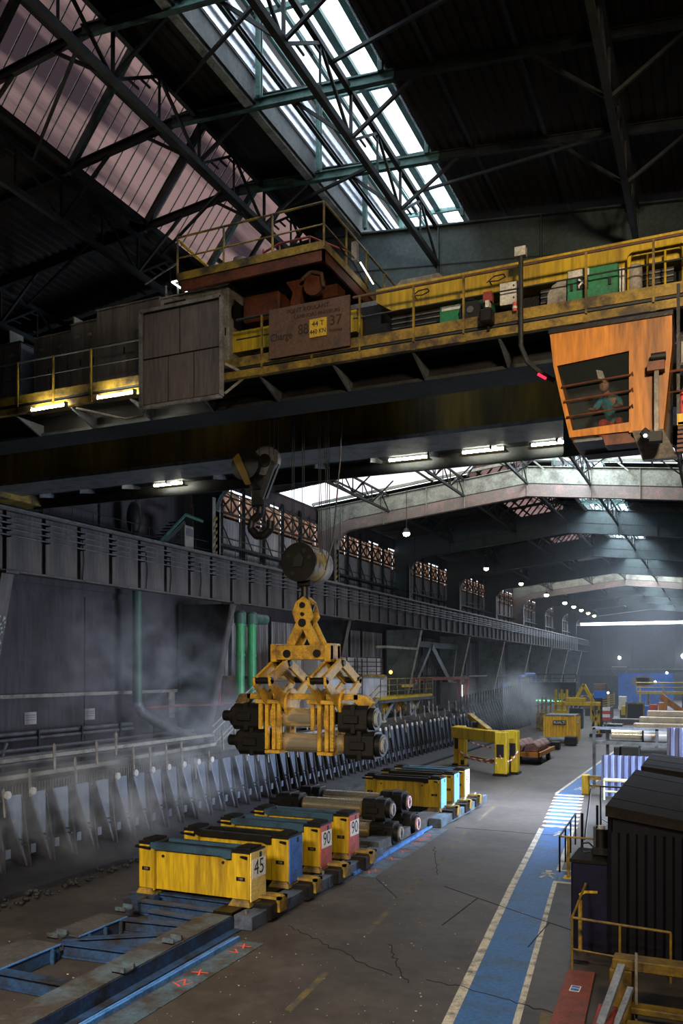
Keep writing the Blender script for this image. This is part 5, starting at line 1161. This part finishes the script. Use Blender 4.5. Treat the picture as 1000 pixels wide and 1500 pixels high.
dk = thing('grey_transfer_table', 'long dark grey transfer bridge with green lamp strip beneath, behind the container', 'machine', (-20,112,3))
build('bridge', MB().box(-24,-16.8,112,114,3.2,5.0), m_bed, dk, bevel=.1); build('bridge_deck', MB().box(-25,-16,110,116,2.9,3.2), m_bed, dk)
for x in (-24.5,-22.5,-20.5,-18.5,-16.5): build('leg', MB().bar((x,110.2,0),(x,110.2,3),.3), m_bed, dk)
railing(dk, [(-24.5,110,5.0),(-16.5,110,5.0)], 1.0, 1.6, .05, m_black); build('lamp_strip', MB().box(-21.5,-18.2,109.9,110,2.55,2.72), m_ltgreen, dk, label='glowing green lamp strip')
# ================================================================ AISLE, FAR
gy = thing('tong_stand', 'yellow portal stand on wheels hung with red-white chains in the aisle', 'stand', (-13.8,53.5,0))
for (xa,xb,y0) in ((-16.6,-15.9,56.2),(-16.0,-15.55,55.2),(-12.65,-11.9,51.6),(-12.1,-11.5,52.8)):
    build('leg', MB().box(xa,xb,y0,y0+.8,.12,2.7), m_yellow, gy, bevel=.05); build('shoe', MB().box(xa-.08,xb+.08,y0-.1,y0+.9,0,.14), m_dark, gy)
build('head_beam', MB().bar((-16.3,55.6,2.35),(-12.2,52.0,2.35),.7,.75), m_yellow, gy, bevel=.04); build('side_beam', MB().bar((-12.3,52.0,2.5),(-11.7,53.4,2.5),.5,.5), m_yellow, gy)
build('low_beam', MB().bar((-15.8,55.6,.75),(-12.4,52.2,.75),.18,.25), m_yellowd, gy)
for (xa,xb,yy) in ((-16.5,-16.0,56.18),(-12.0,-11.6,52.78),(-12.5,-12.05,51.58)): build('leg_window', MB().box(xa,xb,yy-.03,yy+.02,1.15,1.95), m_black, gy)
for (x,y) in ((-15.7,55.5),(-12.0,52.6)): build('wheel', MB().tube((x-.12,y,.35),(x+.12,y,.35),.34,14), m_black, gy, True); build('cylinder', MB().tube((x,y,.6),(x,y,1.9),.16,10), m_dark, gy, True)
build('slanted_arm', MB().bar((-15.2,55.2,3.5),(-13.4,53.4,2.6),.4,.35), m_yellowd, gy, bevel=.03); build('arm_pin', MB().tube((-14.7,54.2,3.0),(-14.4,54.2,3.0),.2,10), m_dark, gy)
for (p,q,sag) in (((-16.0,55.1,1.2),(-12.5,51.6,1.1),.35),((-15.7,54.9,.95),(-12.5,51.6,.8),.15),((-12.3,51.5,1.3),(-11.4,52.5,1.5),.5),((-15.2,55.5,1.7),(-12.5,52.3,1.6),.05)):
    p = Vector(p); q = Vector(q); n = 12
    for j in range(n):
        a = p.lerp(q, j/n); b = p.lerp(q, (j+1)/n); a.z -= sag*4*(j/n)*(1-j/n); b.z -= sag*4*((j+1)/n)*(1-(j+1)/n)
        build('chain_link', MB().tube(a, b, .045, 5), m_sign if j % 2 else m_red, gy)
build('badge', MB().tube((-15.55,54.7,2.4),(-15.5,54.6,2.4),.16,10), m_red, gy); build('badge', MB().bar((-14.9,54.15,2.35),(-14.4,53.7,2.35),.03,.12), m_sign, gy)
fc = thing('scrap_cart', 'low orange cart carrying rusty scrap blocks in the aisle', 'cart', (-12.4,61,0))
build('deck', MB().box(-13.6,-11.3,58.8,64.5,.62,.8), m_scrap, fc); build('edge', MB().box(-13.65,-11.25,58.7,58.85,.55,.85).box(-11.35,-11.2,58.7,64.5,.55,.85), m_orange, fc)
for y in (59.6,62.6): build('wheel', MB().tube((-11.5,y,.26),(-11.25,y,.26),.26,12).tube((-13.6,y,.26),(-13.3,y,.26),.26,12), m_black, fc, True)
rr = random.Random(2)
for j, d in enumerate(('left front','left middle','left rear','right front','right middle','right rear')):
    x = -13.0+(j//3)*1.1; y = 59.6+(j%3)*1.5
    s = tag(build('scrap_block', MB().ext([(x-.5,.82),(x+.45,.82),(x+.55,1.25),(x+.2,1.55),(x-.35,1.45)], 'y', y-.6, y+.7), m_scrap, bevel=.08), 'rusty scrap block on the orange cart, '+d+' one', 'scrap block', 'rusty blocks on the cart')
ct = thing('yellow_container', 'bright yellow ribbed container with black name board in the aisle', 'container', (-13,78.5,0))
x0, x1, y0, y1, H_ = -14.45, -11.75, 77.7, 80.6, 2.5
build('front_wall', MB().sheet((x0,y0,.15),(x1-x0,0,0),(0,0,H_-.3),10,.16), m_cont, ct); build('side_wall', MB().sheet((x1,y0,.15),(0,y1-y0,0),(0,0,H_-.3),7,.08), m_cont, ct)
build('body', MB().box(x0+.06,x1-.06,y0+.06,y1-.06,.15,H_-.1), m_cont, ct); build('roof', MB().box(x0-.02,x1+.02,y0-.02,y1+.02,H_-.12,H_), m_steelgrey, ct)
for x in (x0,x1): build('corner_post', MB().box(x-.08,x+.08,y0-.08,y0+.08,.05,H_-.05), m_cont, ct)
build('name_board', MB().box(-13.65,-12.5,y0-.22,y0-.17,1.62,2.02), m_black, ct); text('lettering','BUALTI',.33,(-13.08,y0-.23,1.82),(90,0,0),m_sign,ct,sx=.95)
build('side_label', MB().box(x1+.07,x1+.09,78.7,79.6,1.75,2.1), m_sign, ct); text('lettering','02',.28,(x1+.095,79.15,1.92),(90,0,90),m_ink,ct)
lr = thing('dark_roll', 'long dark grey roll lying on the floor before the yellow container', 'steel roll', (-13,76,0))
build('barrel', MB().tube((-14.4,75.5,.42),(-12.2,75.2,.42),.28,16), m_steelgrey, lr, True); build('chock', MB().box(-12.2,-11.2,74.8,75.7,.05,.8), m_dark, lr, bevel=.05)
lr2 = thing('short_dark_roll', 'short black roll end lying between scrap cart and container', 'steel roll', (-13,72,0))
build('barrel', MB().tube((-13.6,71,.32),(-12.6,70.8,.32),.28,14), m_dark, lr2, True); build('chock', MB().box(-12.6,-11.9,70.4,71.2,.02,.66), m_dark, lr2, bevel=.05)
ym = thing('yellow_tongs_parked', 'parked yellow lifting tongs standing behind the yellow container', 'tongs', (-12.5,86,0))
for (xa,xb,za,zb) in ((-15,-10.6,3.0,3.4),(-13.9,-12.0,3.4,3.8)): build('beam', MB().box(xa,xb,86,86.6,za,zb), m_yellow, ym, bevel=.03)
for s in (-1,1): build('a_leg', MB().bar((-12.2,86.3,5.1),(-12.2+s*.9,86.3,3.4),.3,.3), m_yellow, ym)
for x in (-14.9,-14.3,-13.8,-11.3,-10.75): build('upright', MB().bar((x,86.2,0.2 if x > -12 else 2.5),(x,86.2,4.6 if x < -12 else 3.2),.2,.2), m_yellow, ym)
build('foot', MB().box(-11.6,-10.5,85.8,86.8,0,.3), m_dark, ym); build('cross_arm', MB().bar((-11.4,86.2,2.6),(-10.7,86.2,.9),.2).bar((-10.7,86.2,2.6),(-11.4,86.2,.9),.2), m_yellow, ym)
rw = thing('red_white_barrier', 'small red and white barrier block behind the yellow tongs', 'barrier', (-10.1,86,0))
for j in range(4): build('band', MB().box(-10.4,-9.7,86,86.3,1.6+j*.32,1.92+j*.32), m_red if j % 2 == 0 else m_sign, rw)
build('stand', MB().bar((-10.05,86.15,0),(-10.05,86.15,1.6),.12), m_steelgrey, rw)
bb = thing('blue_box', 'small blue and grey box above the parked yellow tongs', 'box', (-11.6,92,3.5)); build('body', MB().box(-12,-10.8,92,93,3.6,4.4), m_blue, bb); build('lid', MB().box(-12,-10.8,92,93,4.4,5.1), m_panel, bb); build('stand', MB().box(-11.6,-11.2,92.3,92.7,0,3.6), m_steel, bb)
for j, (x, y, h, m, nm) in enumerate(((-16.9,92,3.6,m_yellowd,'grimy yellow'),(-15.8,94,4.0,m_yellow,'bright yellow'),(-17.9,95,3.2,m_yellowd,'low grimy yellow'),(-14.6,97,4.2,m_steel,'dark green-grey'))):
    t = thing('mill_stand', nm+' mill stand with pipes behind the yellow container', 'machine', (x,y,0))
    build('base', MB().box(x-.7,x+.7,y,y+1.2,0,h*.55), m, t, bevel=.05)
    for a in (-.5,-.1,.4): build('column', MB().bar((x+a,y+.3,h*.5),(x+a,y+.3,h),.18), m, t)
    build('cross_pipe', MB().tube((x-.8,y+.2,h*.8),(x+.8,y+.2,h*.85),.08,6), m_steelgrey, t)
# ================================================================ RIGHT SIDE
def ribbed_bin(label, x0, x1, y0, y1, h0, h1, wallm, n, tilt=0):
    t = thing('ribbed_bin', label, 'container', ((x0+x1)/2,(y0+y1)/2,0))
    nn = round((x1-x0)/.365)
    build('front_wall', MB().sheet((x0,y0,.1),(x1-x0,0,0),(0,0,h1-.1),nn,.09), wallm, t)
    m2 = round((y1-y0)/.365); build('side_wall', MB().sheet((x0,y1,.1),(0,y0-y1,0),(0,0,h0-.2),m2,.09), wallm, t)
    build('core', MB().add([(x0+.02,y0+.02,.1),(x1,y0+.02,.1),(x1,y1,.1),(x0+.02,y1,.1),(x0+.02,y0+.02,h0-.06),(x1,y0+.02,h1-.06),(x1,y1,h1-.06),(x0+.02,y1,h0-.06)],[(0,3,2,1),(4,5,6,7),(0,1,5,4),(1,2,6,5),(2,3,7,6),(3,0,4,7)]), wallm, t)
    k = 6
    for i in range(k):
        ya = y0-.12+i*(y1-y0+.2)/k; yb = ya+(y1-y0+.2)/k-.006; dz = .008*(i % 2)
        build('lid_board', MB().add([(x0-.12,ya,h0-.05+dz),(x1,ya,h1-.05+dz),(x1,yb,h1-.05+dz),(x0-.12,yb,h0-.05+dz),(x0-.12,ya,h0+.03+dz),(x1,ya,h1+.03+dz),(x1,yb,h1+.03+dz),(x0-.12,yb,h0+.03+dz)],[(0,3,2,1),(4,5,6,7),(0,1,5,4),(1,2,6,5),(2,3,7,6),(3,0,4,7)]), m_lid, t)
    build('lid_skirt', MB().add([(x0-.12,y0-.14,h0-.20),(x1,y0-.14,h1-.16),(x1,y0-.10,h1+.04),(x0-.12,y0-.10,h0+.04)],[(0,1,2,3)]), m_lid, t)
    return t
ribbed_bin('tall dark ribbed bin with sloping brown lid at the right, nearest one', -2.22, 1.6, 20.0, 27.4, 3.42, 2.85, m_ribdark, 9)
ribbed_bin('second dark ribbed bin behind the nearest one at the right', -2.15, 1.6, 28.6, 33.2, 3.42, 3.0, m_ribdark, 9)
nb = thing('navy_cabinet', 'navy blue cabinet with pump on top beside the dark ribbed bin', 'cabinet', (-2.7,20.6,0))
build('body', MB().box(-3.15,-2.28,20.2,21.6,0,2.05), m_navy, nb, bevel=.04); build('top_plate', MB().box(-3.17,-2.26,20.18,21.6,2.05,2.12), m_lid, nb); build('yellow_mark', MB().add([(-2.95,20.18,1.28),(-2.82,20.18,1.36),(-2.55,20.18,1.38),(-2.55,20.18,1.44),(-2.85,20.18,1.42),(-2.97,20.18,1.33)],[(0,1,2,3,4,5)]), m_yellow, nb)
pu = thing('pump_unit', 'dark pump unit with pale cap and looped hose on the navy cabinet', 'pump', (-2.6,21,2.12))
build('motor', MB().tube((-2.55,20.9,2.14),(-2.55,20.9,2.75),.17,12), m_dark, pu, True); build('cap', MB().tube((-2.55,20.9,2.75),(-2.55,20.9,2.82),.09,10), m_whitebox, pu, True); build('block', MB().box(-2.75,-2.28,20.7,21.3,2.14,2.32), m_dark, pu, bevel=.02)
build('hose', MB().path([(-2.7,20.8,2.3),(-2.82,20.75,2.42),(-2.95,20.75,2.40),(-3.0,20.75,2.28),(-2.95,20.75,2.18),(-2.8,20.8,2.2)],.022,6), m_black, pu, True); build('bracket', MB().box(-2.72,-2.66,20.75,21.05,2.3,2.8), m_steel, pu)
r1 = thing('walkway_railing', 'dark yellow railing around the pit beside the blue walkway', 'railing', (-4,28.5,0))
railing(r1, [(-3.2,27.0,.2),(-4.55,27.0,.2)], 1.12, 2, .03, m_yellowd, ()); railing(r1, [(-4.55,27.0,.2),(-4.75,31.5,.2)], 1.12, 1.5, .03, m_dark, ())
build('foot_plate', MB().box(-4.45,-4.15,27.0,27.3,0,.05), m_yellow, r1); build('post', MB().tube((-4.3,27.1,0),(-4.3,27.1,1.3),.05,6), m_yellowd, r1); build('post', MB().tube((-4.3,30,0),(-4.3,30,1.6),.05,6).tube((-4.05,32,0),(-4.05,32,1.6),.05,6), m_dark, r1)
r2 = thing('grey_railing', 'thin dark railing with hanging chain behind the navy cabinet', 'railing', (-4.3,33.8,0))
build('frame', MB().path([(-4.5,32.0,.3),(-4.5,33.6,1.95)],.03).path([(-4.15,33.8,.1),(-4.15,33.8,2.05),(-2.4,33.8,2.05)],.035), m_dark, r2, True); build('chain', MB().path([(-4.1,33.8,.8),(-3.8,33.8,.62),(-3.3,33.8,.6)],.02), m_steelgrey, r2)
gb_ = thing('gravel_slab', 'speckled grey concrete slab with black boxes behind the thin railing', 'slab', (-3,34.3,0)); build('slab', MB().box(-3.7,-2.2,33.9,36.5,0,.9), m_deck, gb_); build('black_box', MB().box(-3.45,-2.5,36.6,37.1,.3,1.6), m_black, gb_)
yb_ = thing('yellow_barrier', 'grimy yellow kerb barrier with pale rail at the end of the crosswalk', 'barrier', (-6,46,0))
build('post', MB().box(-6.6,-6.25,45.9,46.5,0,1.0), m_yellow, yb_, bevel=.03); build('beam', MB().box(-6.3,-5.3,45.9,46.1,.78,.98), m_yellowd, yb_); build('beam', MB().box(-6.3,-5.3,45.95,46.05,.40,.5), m_yellowd, yb_)
build('pale_rail', MB().path([(-5.3,44.4,0),(-5.3,44.4,1.05)],.06).tube((-5.3,44.4,1.0),(-3.2,44.4,1.0),.09,8).tube((-5.3,44.4,.42),(-3.4,44.4,.42),.05,8), m_cream, yb_, True)
lv = thing('lavender_sheet_stack', 'lavender ribbed sheet panel standing behind the yellow barrier', 'panel', (-4.4,45.3,0))
build('sheet', MB().sheet((-5.5,45.0,.1),(2.6,0,0),(0,0,2.1),8,.12), m_lav, lv); build('backing', MB().box(-5.5,-2.9,45.15,45.3,.1,2.15), m_lav, lv)
lv2 = thing('lavender_sheet', 'lavender ribbed sheet panel at the right edge beside the silver roll', 'panel', (-1.4,38,2.8))
build('sheet', MB().sheet((-2.0,38.0,2.2),(2.6,0,0),(0,0,1.9),8,.12), m_lav, lv2); build('backing', MB().box(-2.0,.6,38.15,38.25,0,4.1), m_lav, lv2)
rk = thing('roll_rack', 'grey-blue steel rack frame holding rolls at the right of the aisle', 'rack', (-4.2,50,0))
for (x,y) in ((-6.5,50),(-5.9,51.2),(-3.15,50),(-.8,50)): build('post', MB().bar((x,y,0),(x,y,3.25),.16), m_pipe, rk)
build('top_beam', MB().box(-6.6,-.7,49.92,50.08,3.15,3.3), m_cabblue, rk); build('mid_beam', MB().box(-6.5,-.8,49.9,50.1,2.32,2.5), m_steelgrey, rk); build('rear_beam', MB().box(-6.0,-.8,51.1,51.3,2.3,2.5), m_steelgrey, rk); build('side_beam', MB().bar((-6.5,50,2.4),(-5.9,51.2,2.4),.16), m_pipe, rk)
m_silver = M('silver_roll', (.75,.72,.70), .3, .6, (.6,.56,.5), .3, 3, .03, fine=.08)
sr = thing('silver_roll', 'bright silver roll resting on the rack by the right edge', 'steel roll', (-2.5,50.5,2.9))
build('barrel', MB().tube((-3.9,50.6,2.86),(-.8,50.6,2.86),.36,22), m_silver, sr, True); build('neck', MB().tube((-5.6,50.6,2.86),(-3.9,50.6,2.86),.30,18), m_chrome, sr, True); build('ring', MB().tube((-3.95,50.6,2.86),(-3.85,50.6,2.86),.40,20), m_dark, sr, True)
kr = thing('black_chock_roll', 'black roll with stepped chock under the rack by the right edge', 'steel roll', (-3.5,48.5,1.9))
build('barrel', MB().tube((-4.2,48.7,1.9),(-1,48.7,1.9),.42,18), m_dark, kr, True); build('chock', MB().box(-4.9,-3.9,48.2,49.2,1.35,2.4), m_dark, kr, bevel=.06); build('chock_step', MB().box(-5.25,-4.9,48.3,49.1,1.7,2.35), m_dark, kr, bevel=.05); build('stand', MB().box(-4.6,-1.2,48.4,49,.0,1.4), m_bed, kr)
# billets on the floor beyond the rack
n = 0
for j, (x0, x1, y, z, m, lab) in enumerate(((-8.2,-1,88,.35,m_pale,'pale billet, lowest of the light stack right of the aisle'),(-7.9,-1,90,.95,m_pale,'pale billet, second of the light stack right of the aisle'),(-7.5,-1,92,1.5,m_pale,'pale billet, third of the light stack right of the aisle'),(-6.9,-1,94,2.05,m_pale,'pale billet on top of the light stack right of the aisle'),
      (-9.9,-8.0,92,.5,m_billet,'dark billet left of the pale stack, nearest one'),(-10.6,-7.6,98,.36,m_billet,'dark billet behind the nearest dark one'),(-10.9,-7.4,98.05,.94,m_billet,'topmost dark billet left of the pale stack'))):
    o = tag(build('billet', MB().box(x0,x1,y,y+1.6,z-.35,z+.22), m, bevel=.05), lab, 'billet', 'steel billets right of the aisle')
sd = thing('black_slab_pile', 'flat black plate pile beside the billets right of the aisle', 'plates', (-11,92,0))
for j in range(4): build('plate', MB().box(-11.6+j*.2,-9.2,91+j*.4,93+j*.4,.05+j*.22,.22+j*.22), m_dark, sd)
# ---- far background machinery
gc = thing('machine_cage', 'dark machine cage with yellow corner posts in the far background', 'machine', (-14.5,118,0))
build('body', MB().box(-15.6,-13.6,118,120,0,3.3), m_black, gc)
for x in (-15.7,-14.6,-13.5): build('corner_post', MB().box(x-.12,x+.12,117.8,118,0,3.4), m_yellow, gc)
build('lintel', MB().box(-15.8,-13.4,117.8,118,3.1,3.4), m_yellow, gc)
bw = thing('blue_hall_cabin', 'bright blue cabin wall at the far end of the hall', 'building', (-9,150,0))
for j in range(4): build('wall_sheet', MB().box(-15.6+j*2.2,-13.45+j*2.2,150,150.2,.6,6.0), m_bluewall, bw)
build('end_wall', MB().box(-22,-15.7,151,151.2,0,5.6), m_wallend, bw)
gs_ = thing('grey_sign_board', 'grey cross-shaped board on a post before the blue cabin', 'sign', (-10.6,135,0)); build('board', MB().box(-12.1,-8.9,135,135.1,4.3,5.4).box(-11.4,-9.6,135,135.1,4.1,5.7), m_panel, gs_); build('post', MB().bar((-10.9,135.1,0),(-10.9,135.1,4.2),.2), m_yellow, gs_)
yg = thing('yellow_gangway', 'long yellow railed gangway in the far right background', 'gangway', (-6,125,3))
build('deck', MB().box(-10.5,0,124,125,3.25,3.6), m_yellow, yg); railing(yg, [(-10.5,124,3.5),(0,124,3.5)], 1.3, 3.4, .09, m_yellow)
for x in (-8.9,-4.5,-.5): build('leg', MB().bar((x,124.4,0),(x,124.4,3.3),.25), m_yellowd, yg)
yi = thing('yellow_incline', 'orange-yellow inclined chute under the gangway in the far right background', 'conveyor', (-5,112,0))
build('chute', MB().bar((-6.5,110,3.4),(-3.4,110,1.0),1.2,.7), m_orange, yi); build('bed', MB().box(-8,0,109,111,.2,1.0), m_yellowd, yi)
ybk = thing('yellow_basket', 'yellow tilted mesh basket beside the dark machine cage', 'basket', (-12.9,112,0))
for j in range(5): build('bar', MB().bar((-13.8,112,2.0+j*.28),(-12.1,112,2.35+j*.28),.08), m_yellow, ybk)
build('side', MB().bar((-13.8,112,1.9),(-13.8,112,3.3),.1).bar((-12.1,112,2.2),(-12.1,112,3.7),.1), m_yellow, ybk); build('pedestal', MB().box(-13.5,-12.3,112,113,0,1.9), m_scrap, ybk)
gm3 = thing('green_machine_frame', 'dark machine with pale green portal frame in the far background', 'machine', (-9.2,106,0))
build('body', MB().box(-10,-8.2,106.3,108,0,2.6), m_black, gm3); build('frame', MB().bar((-10.1,106,0),(-10.1,106,2.7),.18).bar((-8.1,106,0),(-8.1,106,2.7),.18).bar((-10.1,106,2.6),(-8.1,106,2.6),.18), m_yellowd, gm3)
for j, (x, y, z, m, lab, nm) in enumerate(((-7.6,114,1.6,m_orcloth,'red-orange stack of parts under the far gangway','parts_bin'),(-8.4,115,1.5,m_blue,'small blue drum under the far gangway','drum'),(-11.4,118,1.2,m_yellow,'small yellow machine left of the blue drum','machine_part'),(-6.6,116,1.8,m_orange,'orange hydraulic post under the far gangway','machine_part'),(-11.9,120,2.4,m_whitebox,'white slanted machine arm beside the yellow basket','machine_part'),(-3.8,116,2.6,m_bluest,'blue-green machine top at the far right edge','machine_part'),(-17.2,125,2.2,m_scrap,'reddish heap with pale cover left of the machine cage','heap'),(-13.0,105,1.1,m_billet,'brown low stack below the yellow basket','stack'))):
    t = thing(nm, lab, 'machine', (x,y,0)); build('body', MB().box(x-.5,x+.5,y,y+.8,z*.45,z+.6) if j != 1 else MB().tube((x,y+.4,z*.4),(x,y+.4,z+.5),.45,12), m, t, bevel=.06); build('pedestal', MB().box(x-.35,x+.35,y+.1,y+.7,0,z*.45), m_steel, t)
for j, (x, y, z, r, lab) in enumerate(((-20.3,198,9.3,.36,'bright floodlight high on the far end wall, left one'),(-7.0,198,9.6,.55,'bright floodlight on the far end wall at the right edge'),(-9.6,148,4.6,.18,'small white light beside the blue cabin'),(-7.9,150,6.1,.18,'small white light above the blue cabin roof'),(-4.5,150,4.7,.20,'small white light at the far right, level with the gangway'),(-13.2,115,3.6,.12,'small white light on the machine beside the yellow basket'))):
    t = thing('far_light', lab, 'lamp', (x,y,z)); build('bulb', MB().ball((x,y,z),r,10,6), m_coldbulb, t); build('bracket', MB().bar((x,y+.1,z),(x,199.75,z),.12) if j < 2 else MB().bar((x,y+r+.06,0),(x,y+r+.06,z+r),.10), m_steelgrey, t)
    if j == 0:
        build('shelf', MB().box(x-1.6,x+1.6,197.5,199,z-2.1,z-1.9), m_whitebox, t)
        for s in (-1,1): build('strut', MB().bar((x+s*1.5,198,z-2.9),(x+.2,198,z-5),.18), m_steelgrey, t)
# pendant lamp row
pl = ['first pendant lamp of the row, right of the portal knee','second pendant lamp of the row under the roof','third pendant lamp of the row under the roof','fourth pendant lamp of the receding row','fifth pendant lamp of the receding row','sixth pendant lamp of the receding row','seventh pendant lamp of the receding row','eighth pendant lamp of the receding row','farthest pendant lamp of the row, by the end window']
for l, y in zip(pl, (61.8,86.3,103.2,119.8,135.2,144.1,152.5,161,169.3)):
    t = thing('pendant_lamp', l, 'lamp', (-22,y,17), 'pendant lamps in a row under the left roof')
    build('bulb', MB().ball((-22,y,17),.26 if y < 110 else .34,12,8,.7), m_bulb, t, True); build('shade', MB().tube((-22,y,17.1),(-22,y,17.45),.34,12,.12), m_steel, t, True); build('stem', MB().tube((-22,y,17.4),(-22,y,rz(-22)),.03,5), m_steel, t)
# ================================================================ RIGHT FOREGROUND
fr_ = thing('foreground_railing', 'thin yellow railing before the dark ribbed bin in the right foreground', 'railing', (-2,18.9,0))
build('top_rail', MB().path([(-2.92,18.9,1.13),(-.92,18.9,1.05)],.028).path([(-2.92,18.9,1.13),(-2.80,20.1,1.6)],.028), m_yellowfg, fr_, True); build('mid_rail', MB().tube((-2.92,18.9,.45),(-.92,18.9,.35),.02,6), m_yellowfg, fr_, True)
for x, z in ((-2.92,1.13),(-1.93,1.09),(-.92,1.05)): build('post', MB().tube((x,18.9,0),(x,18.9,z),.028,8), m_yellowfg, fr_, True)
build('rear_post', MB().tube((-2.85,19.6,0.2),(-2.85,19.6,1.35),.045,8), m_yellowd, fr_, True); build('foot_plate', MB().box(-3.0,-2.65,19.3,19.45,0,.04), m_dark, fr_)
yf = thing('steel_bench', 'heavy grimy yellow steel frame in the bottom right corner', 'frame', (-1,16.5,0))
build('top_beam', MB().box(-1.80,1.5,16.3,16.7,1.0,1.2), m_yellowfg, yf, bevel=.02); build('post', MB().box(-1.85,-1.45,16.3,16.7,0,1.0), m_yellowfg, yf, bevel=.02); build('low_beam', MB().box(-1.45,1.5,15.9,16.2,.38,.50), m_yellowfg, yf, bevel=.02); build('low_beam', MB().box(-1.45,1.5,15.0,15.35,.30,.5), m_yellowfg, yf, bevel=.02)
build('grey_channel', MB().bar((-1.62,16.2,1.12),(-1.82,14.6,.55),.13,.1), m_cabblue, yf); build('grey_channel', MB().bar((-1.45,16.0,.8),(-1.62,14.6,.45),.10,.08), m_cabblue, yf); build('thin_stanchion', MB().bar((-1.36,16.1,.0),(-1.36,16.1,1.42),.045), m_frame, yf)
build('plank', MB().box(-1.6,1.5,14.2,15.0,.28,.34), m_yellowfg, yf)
rsl = thing('red_floor_plate', 'worn red floor plate with small blue sticker in the bottom right', 'plate', (-2.6,16.5,0))
build('plate', MB().add([(-2.98,18.7,.01),(-2.42,18.75,.01),(-2.10,13.5,.01),(-2.72,13.5,.01),(-2.98,18.7,.06),(-2.42,18.75,.06),(-2.10,13.5,.06),(-2.72,13.5,.06)],[(0,1,2,3),(4,7,6,5),(0,4,5,1),(1,5,6,2),(2,6,7,3),(3,7,4,0)]), m_redslab, rsl)
stk = build('sticker', MB().box(-2.76,-2.56,17.46,17.78,.061,.066), m_sign, rsl, label='white edged blue sticker'); build('sticker_print', MB().box(-2.74,-2.58,17.49,17.75,.066,.068), m_bluesign, stk); text('print','OIS',.10,(-2.66,17.62,.07),(0,0,0),m_sign,stk,.001)
rbx = thing('red_box', 'dark red box standing beside the yellow frame in the bottom right corner', 'box', (-2.0,15.5,0))
build('body', MB().box(-1.95,-1.62,14.2,15.55,0,.62), m_redd, rbx, bevel=.02)
# ================================================================ STEAM AND HAZE
def volume(name, label, cat, x0,x1,y0,y1,z0,z1, dens, scale, lo, hi, col=(.86,.90,1), seedv=0, mscale=(1,1,1), fall=True):
    m = bpy.data.materials.new(name); m.use_nodes = True; nt = m.node_tree; N = nt.nodes; L_ = nt.links; N.remove(N['Principled BSDF'])
    out = N['Material Output']; vs = N.new('ShaderNodeVolumeScatter'); vs.inputs['Color'].default_value = (*col,1); vs.inputs['Anisotropy'].default_value = .1
    tc = N.new('ShaderNodeTexCoord'); mp = N.new('ShaderNodeMapping'); mp.inputs['Location'].default_value = (seedv,seedv*1.7,0); mp.inputs['Scale'].default_value = mscale; L_.new(tc.outputs['Object'], mp.inputs[0])
    n = N.new('ShaderNodeTexNoise'); n.inputs['Scale'].default_value = scale; n.inputs['Detail'].default_value = 4; n.inputs['Distortion'].default_value = .6; L_.new(mp.outputs[0], n.inputs[0])
    mr = N.new('ShaderNodeMapRange'); mr.inputs[1].default_value = lo; mr.inputs[2].default_value = hi; mr.inputs[3].default_value = 0; mr.inputs[4].default_value = dens; L_.new(n.outputs[0], mr.inputs[0])
    # soft edges: fade toward the sides of the plume
    g = N.new('ShaderNodeVectorMath'); g.operation = 'SUBTRACT'; L_.new(tc.outputs['Generated'], g.inputs[0]); g.inputs[1].default_value = (.5,.5,.5)
    ln = N.new('ShaderNodeVectorMath'); ln.operation = 'LENGTH'; L_.new(g.outputs[0], ln.inputs[0])
    fr = N.new('ShaderNodeMapRange'); fr.inputs[1].default_value = .5; fr.inputs[2].default_value = .18; fr.inputs[3].default_value = 0; fr.inputs[4].default_value = 1; L_.new(ln.outputs[1], fr.inputs[0])
    mu = N.new('ShaderNodeMath'); mu.operation = 'MULTIPLY'; L_.new(mr.outputs[0], mu.inputs[0]); L_.new(fr.outputs[0], mu.inputs[1])
    L_.new(mu.outputs[0], vs.inputs['Density']); L_.new(vs.outputs[0], out.inputs['Volume'])
    o = build(name, MB().box(x0,x1,y0,y1,z0,z1), m, None, kind='stuff'); tag(o, label, cat); return o
volume('steam', 'white steam drifting over the near fins of the cooling bed', 'steam', -21.5,-15.8,13,34,.1,4.6, .36, 1.0, .46, .68, seedv=1)
volume('steam', 'tall steam plume before the dark left wall', 'steam', -28.5,-21.0,25,41,2.0,11, .16, .6, .47, .68, seedv=4)
volume('steam', 'steam around the green pipes at the bed edge', 'steam', -27,-19,31,42,1.5,6.0, .26, .7, .46, .68, seedv=7)
volume('steam', 'steam cloud over the far end of the cooling bed', 'steam', -25.5,-15.5,66,110,.1,7.0, .20, .30, .44, .66, seedv=9)
hz_m = bpy.data.materials.new('hall_haze'); hz_m.use_nodes = True; _n = hz_m.node_tree.nodes; _n.remove(_n['Principled BSDF'])
_v = _n.new('ShaderNodeVolumeScatter'); _v.inputs['Color'].default_value = (.82,.88,1,1); _v.inputs['Density'].default_value = .0015; hz_m.node_tree.links.new(_v.outputs[0], _n['Material Output'].inputs['Volume'])
o = build('haze', MB().box(-30.8,4.9,66,199.5,.02,19.2), hz_m, None, kind='stuff'); tag(o, 'thin bluish haze filling the far half of the hall', 'haze')
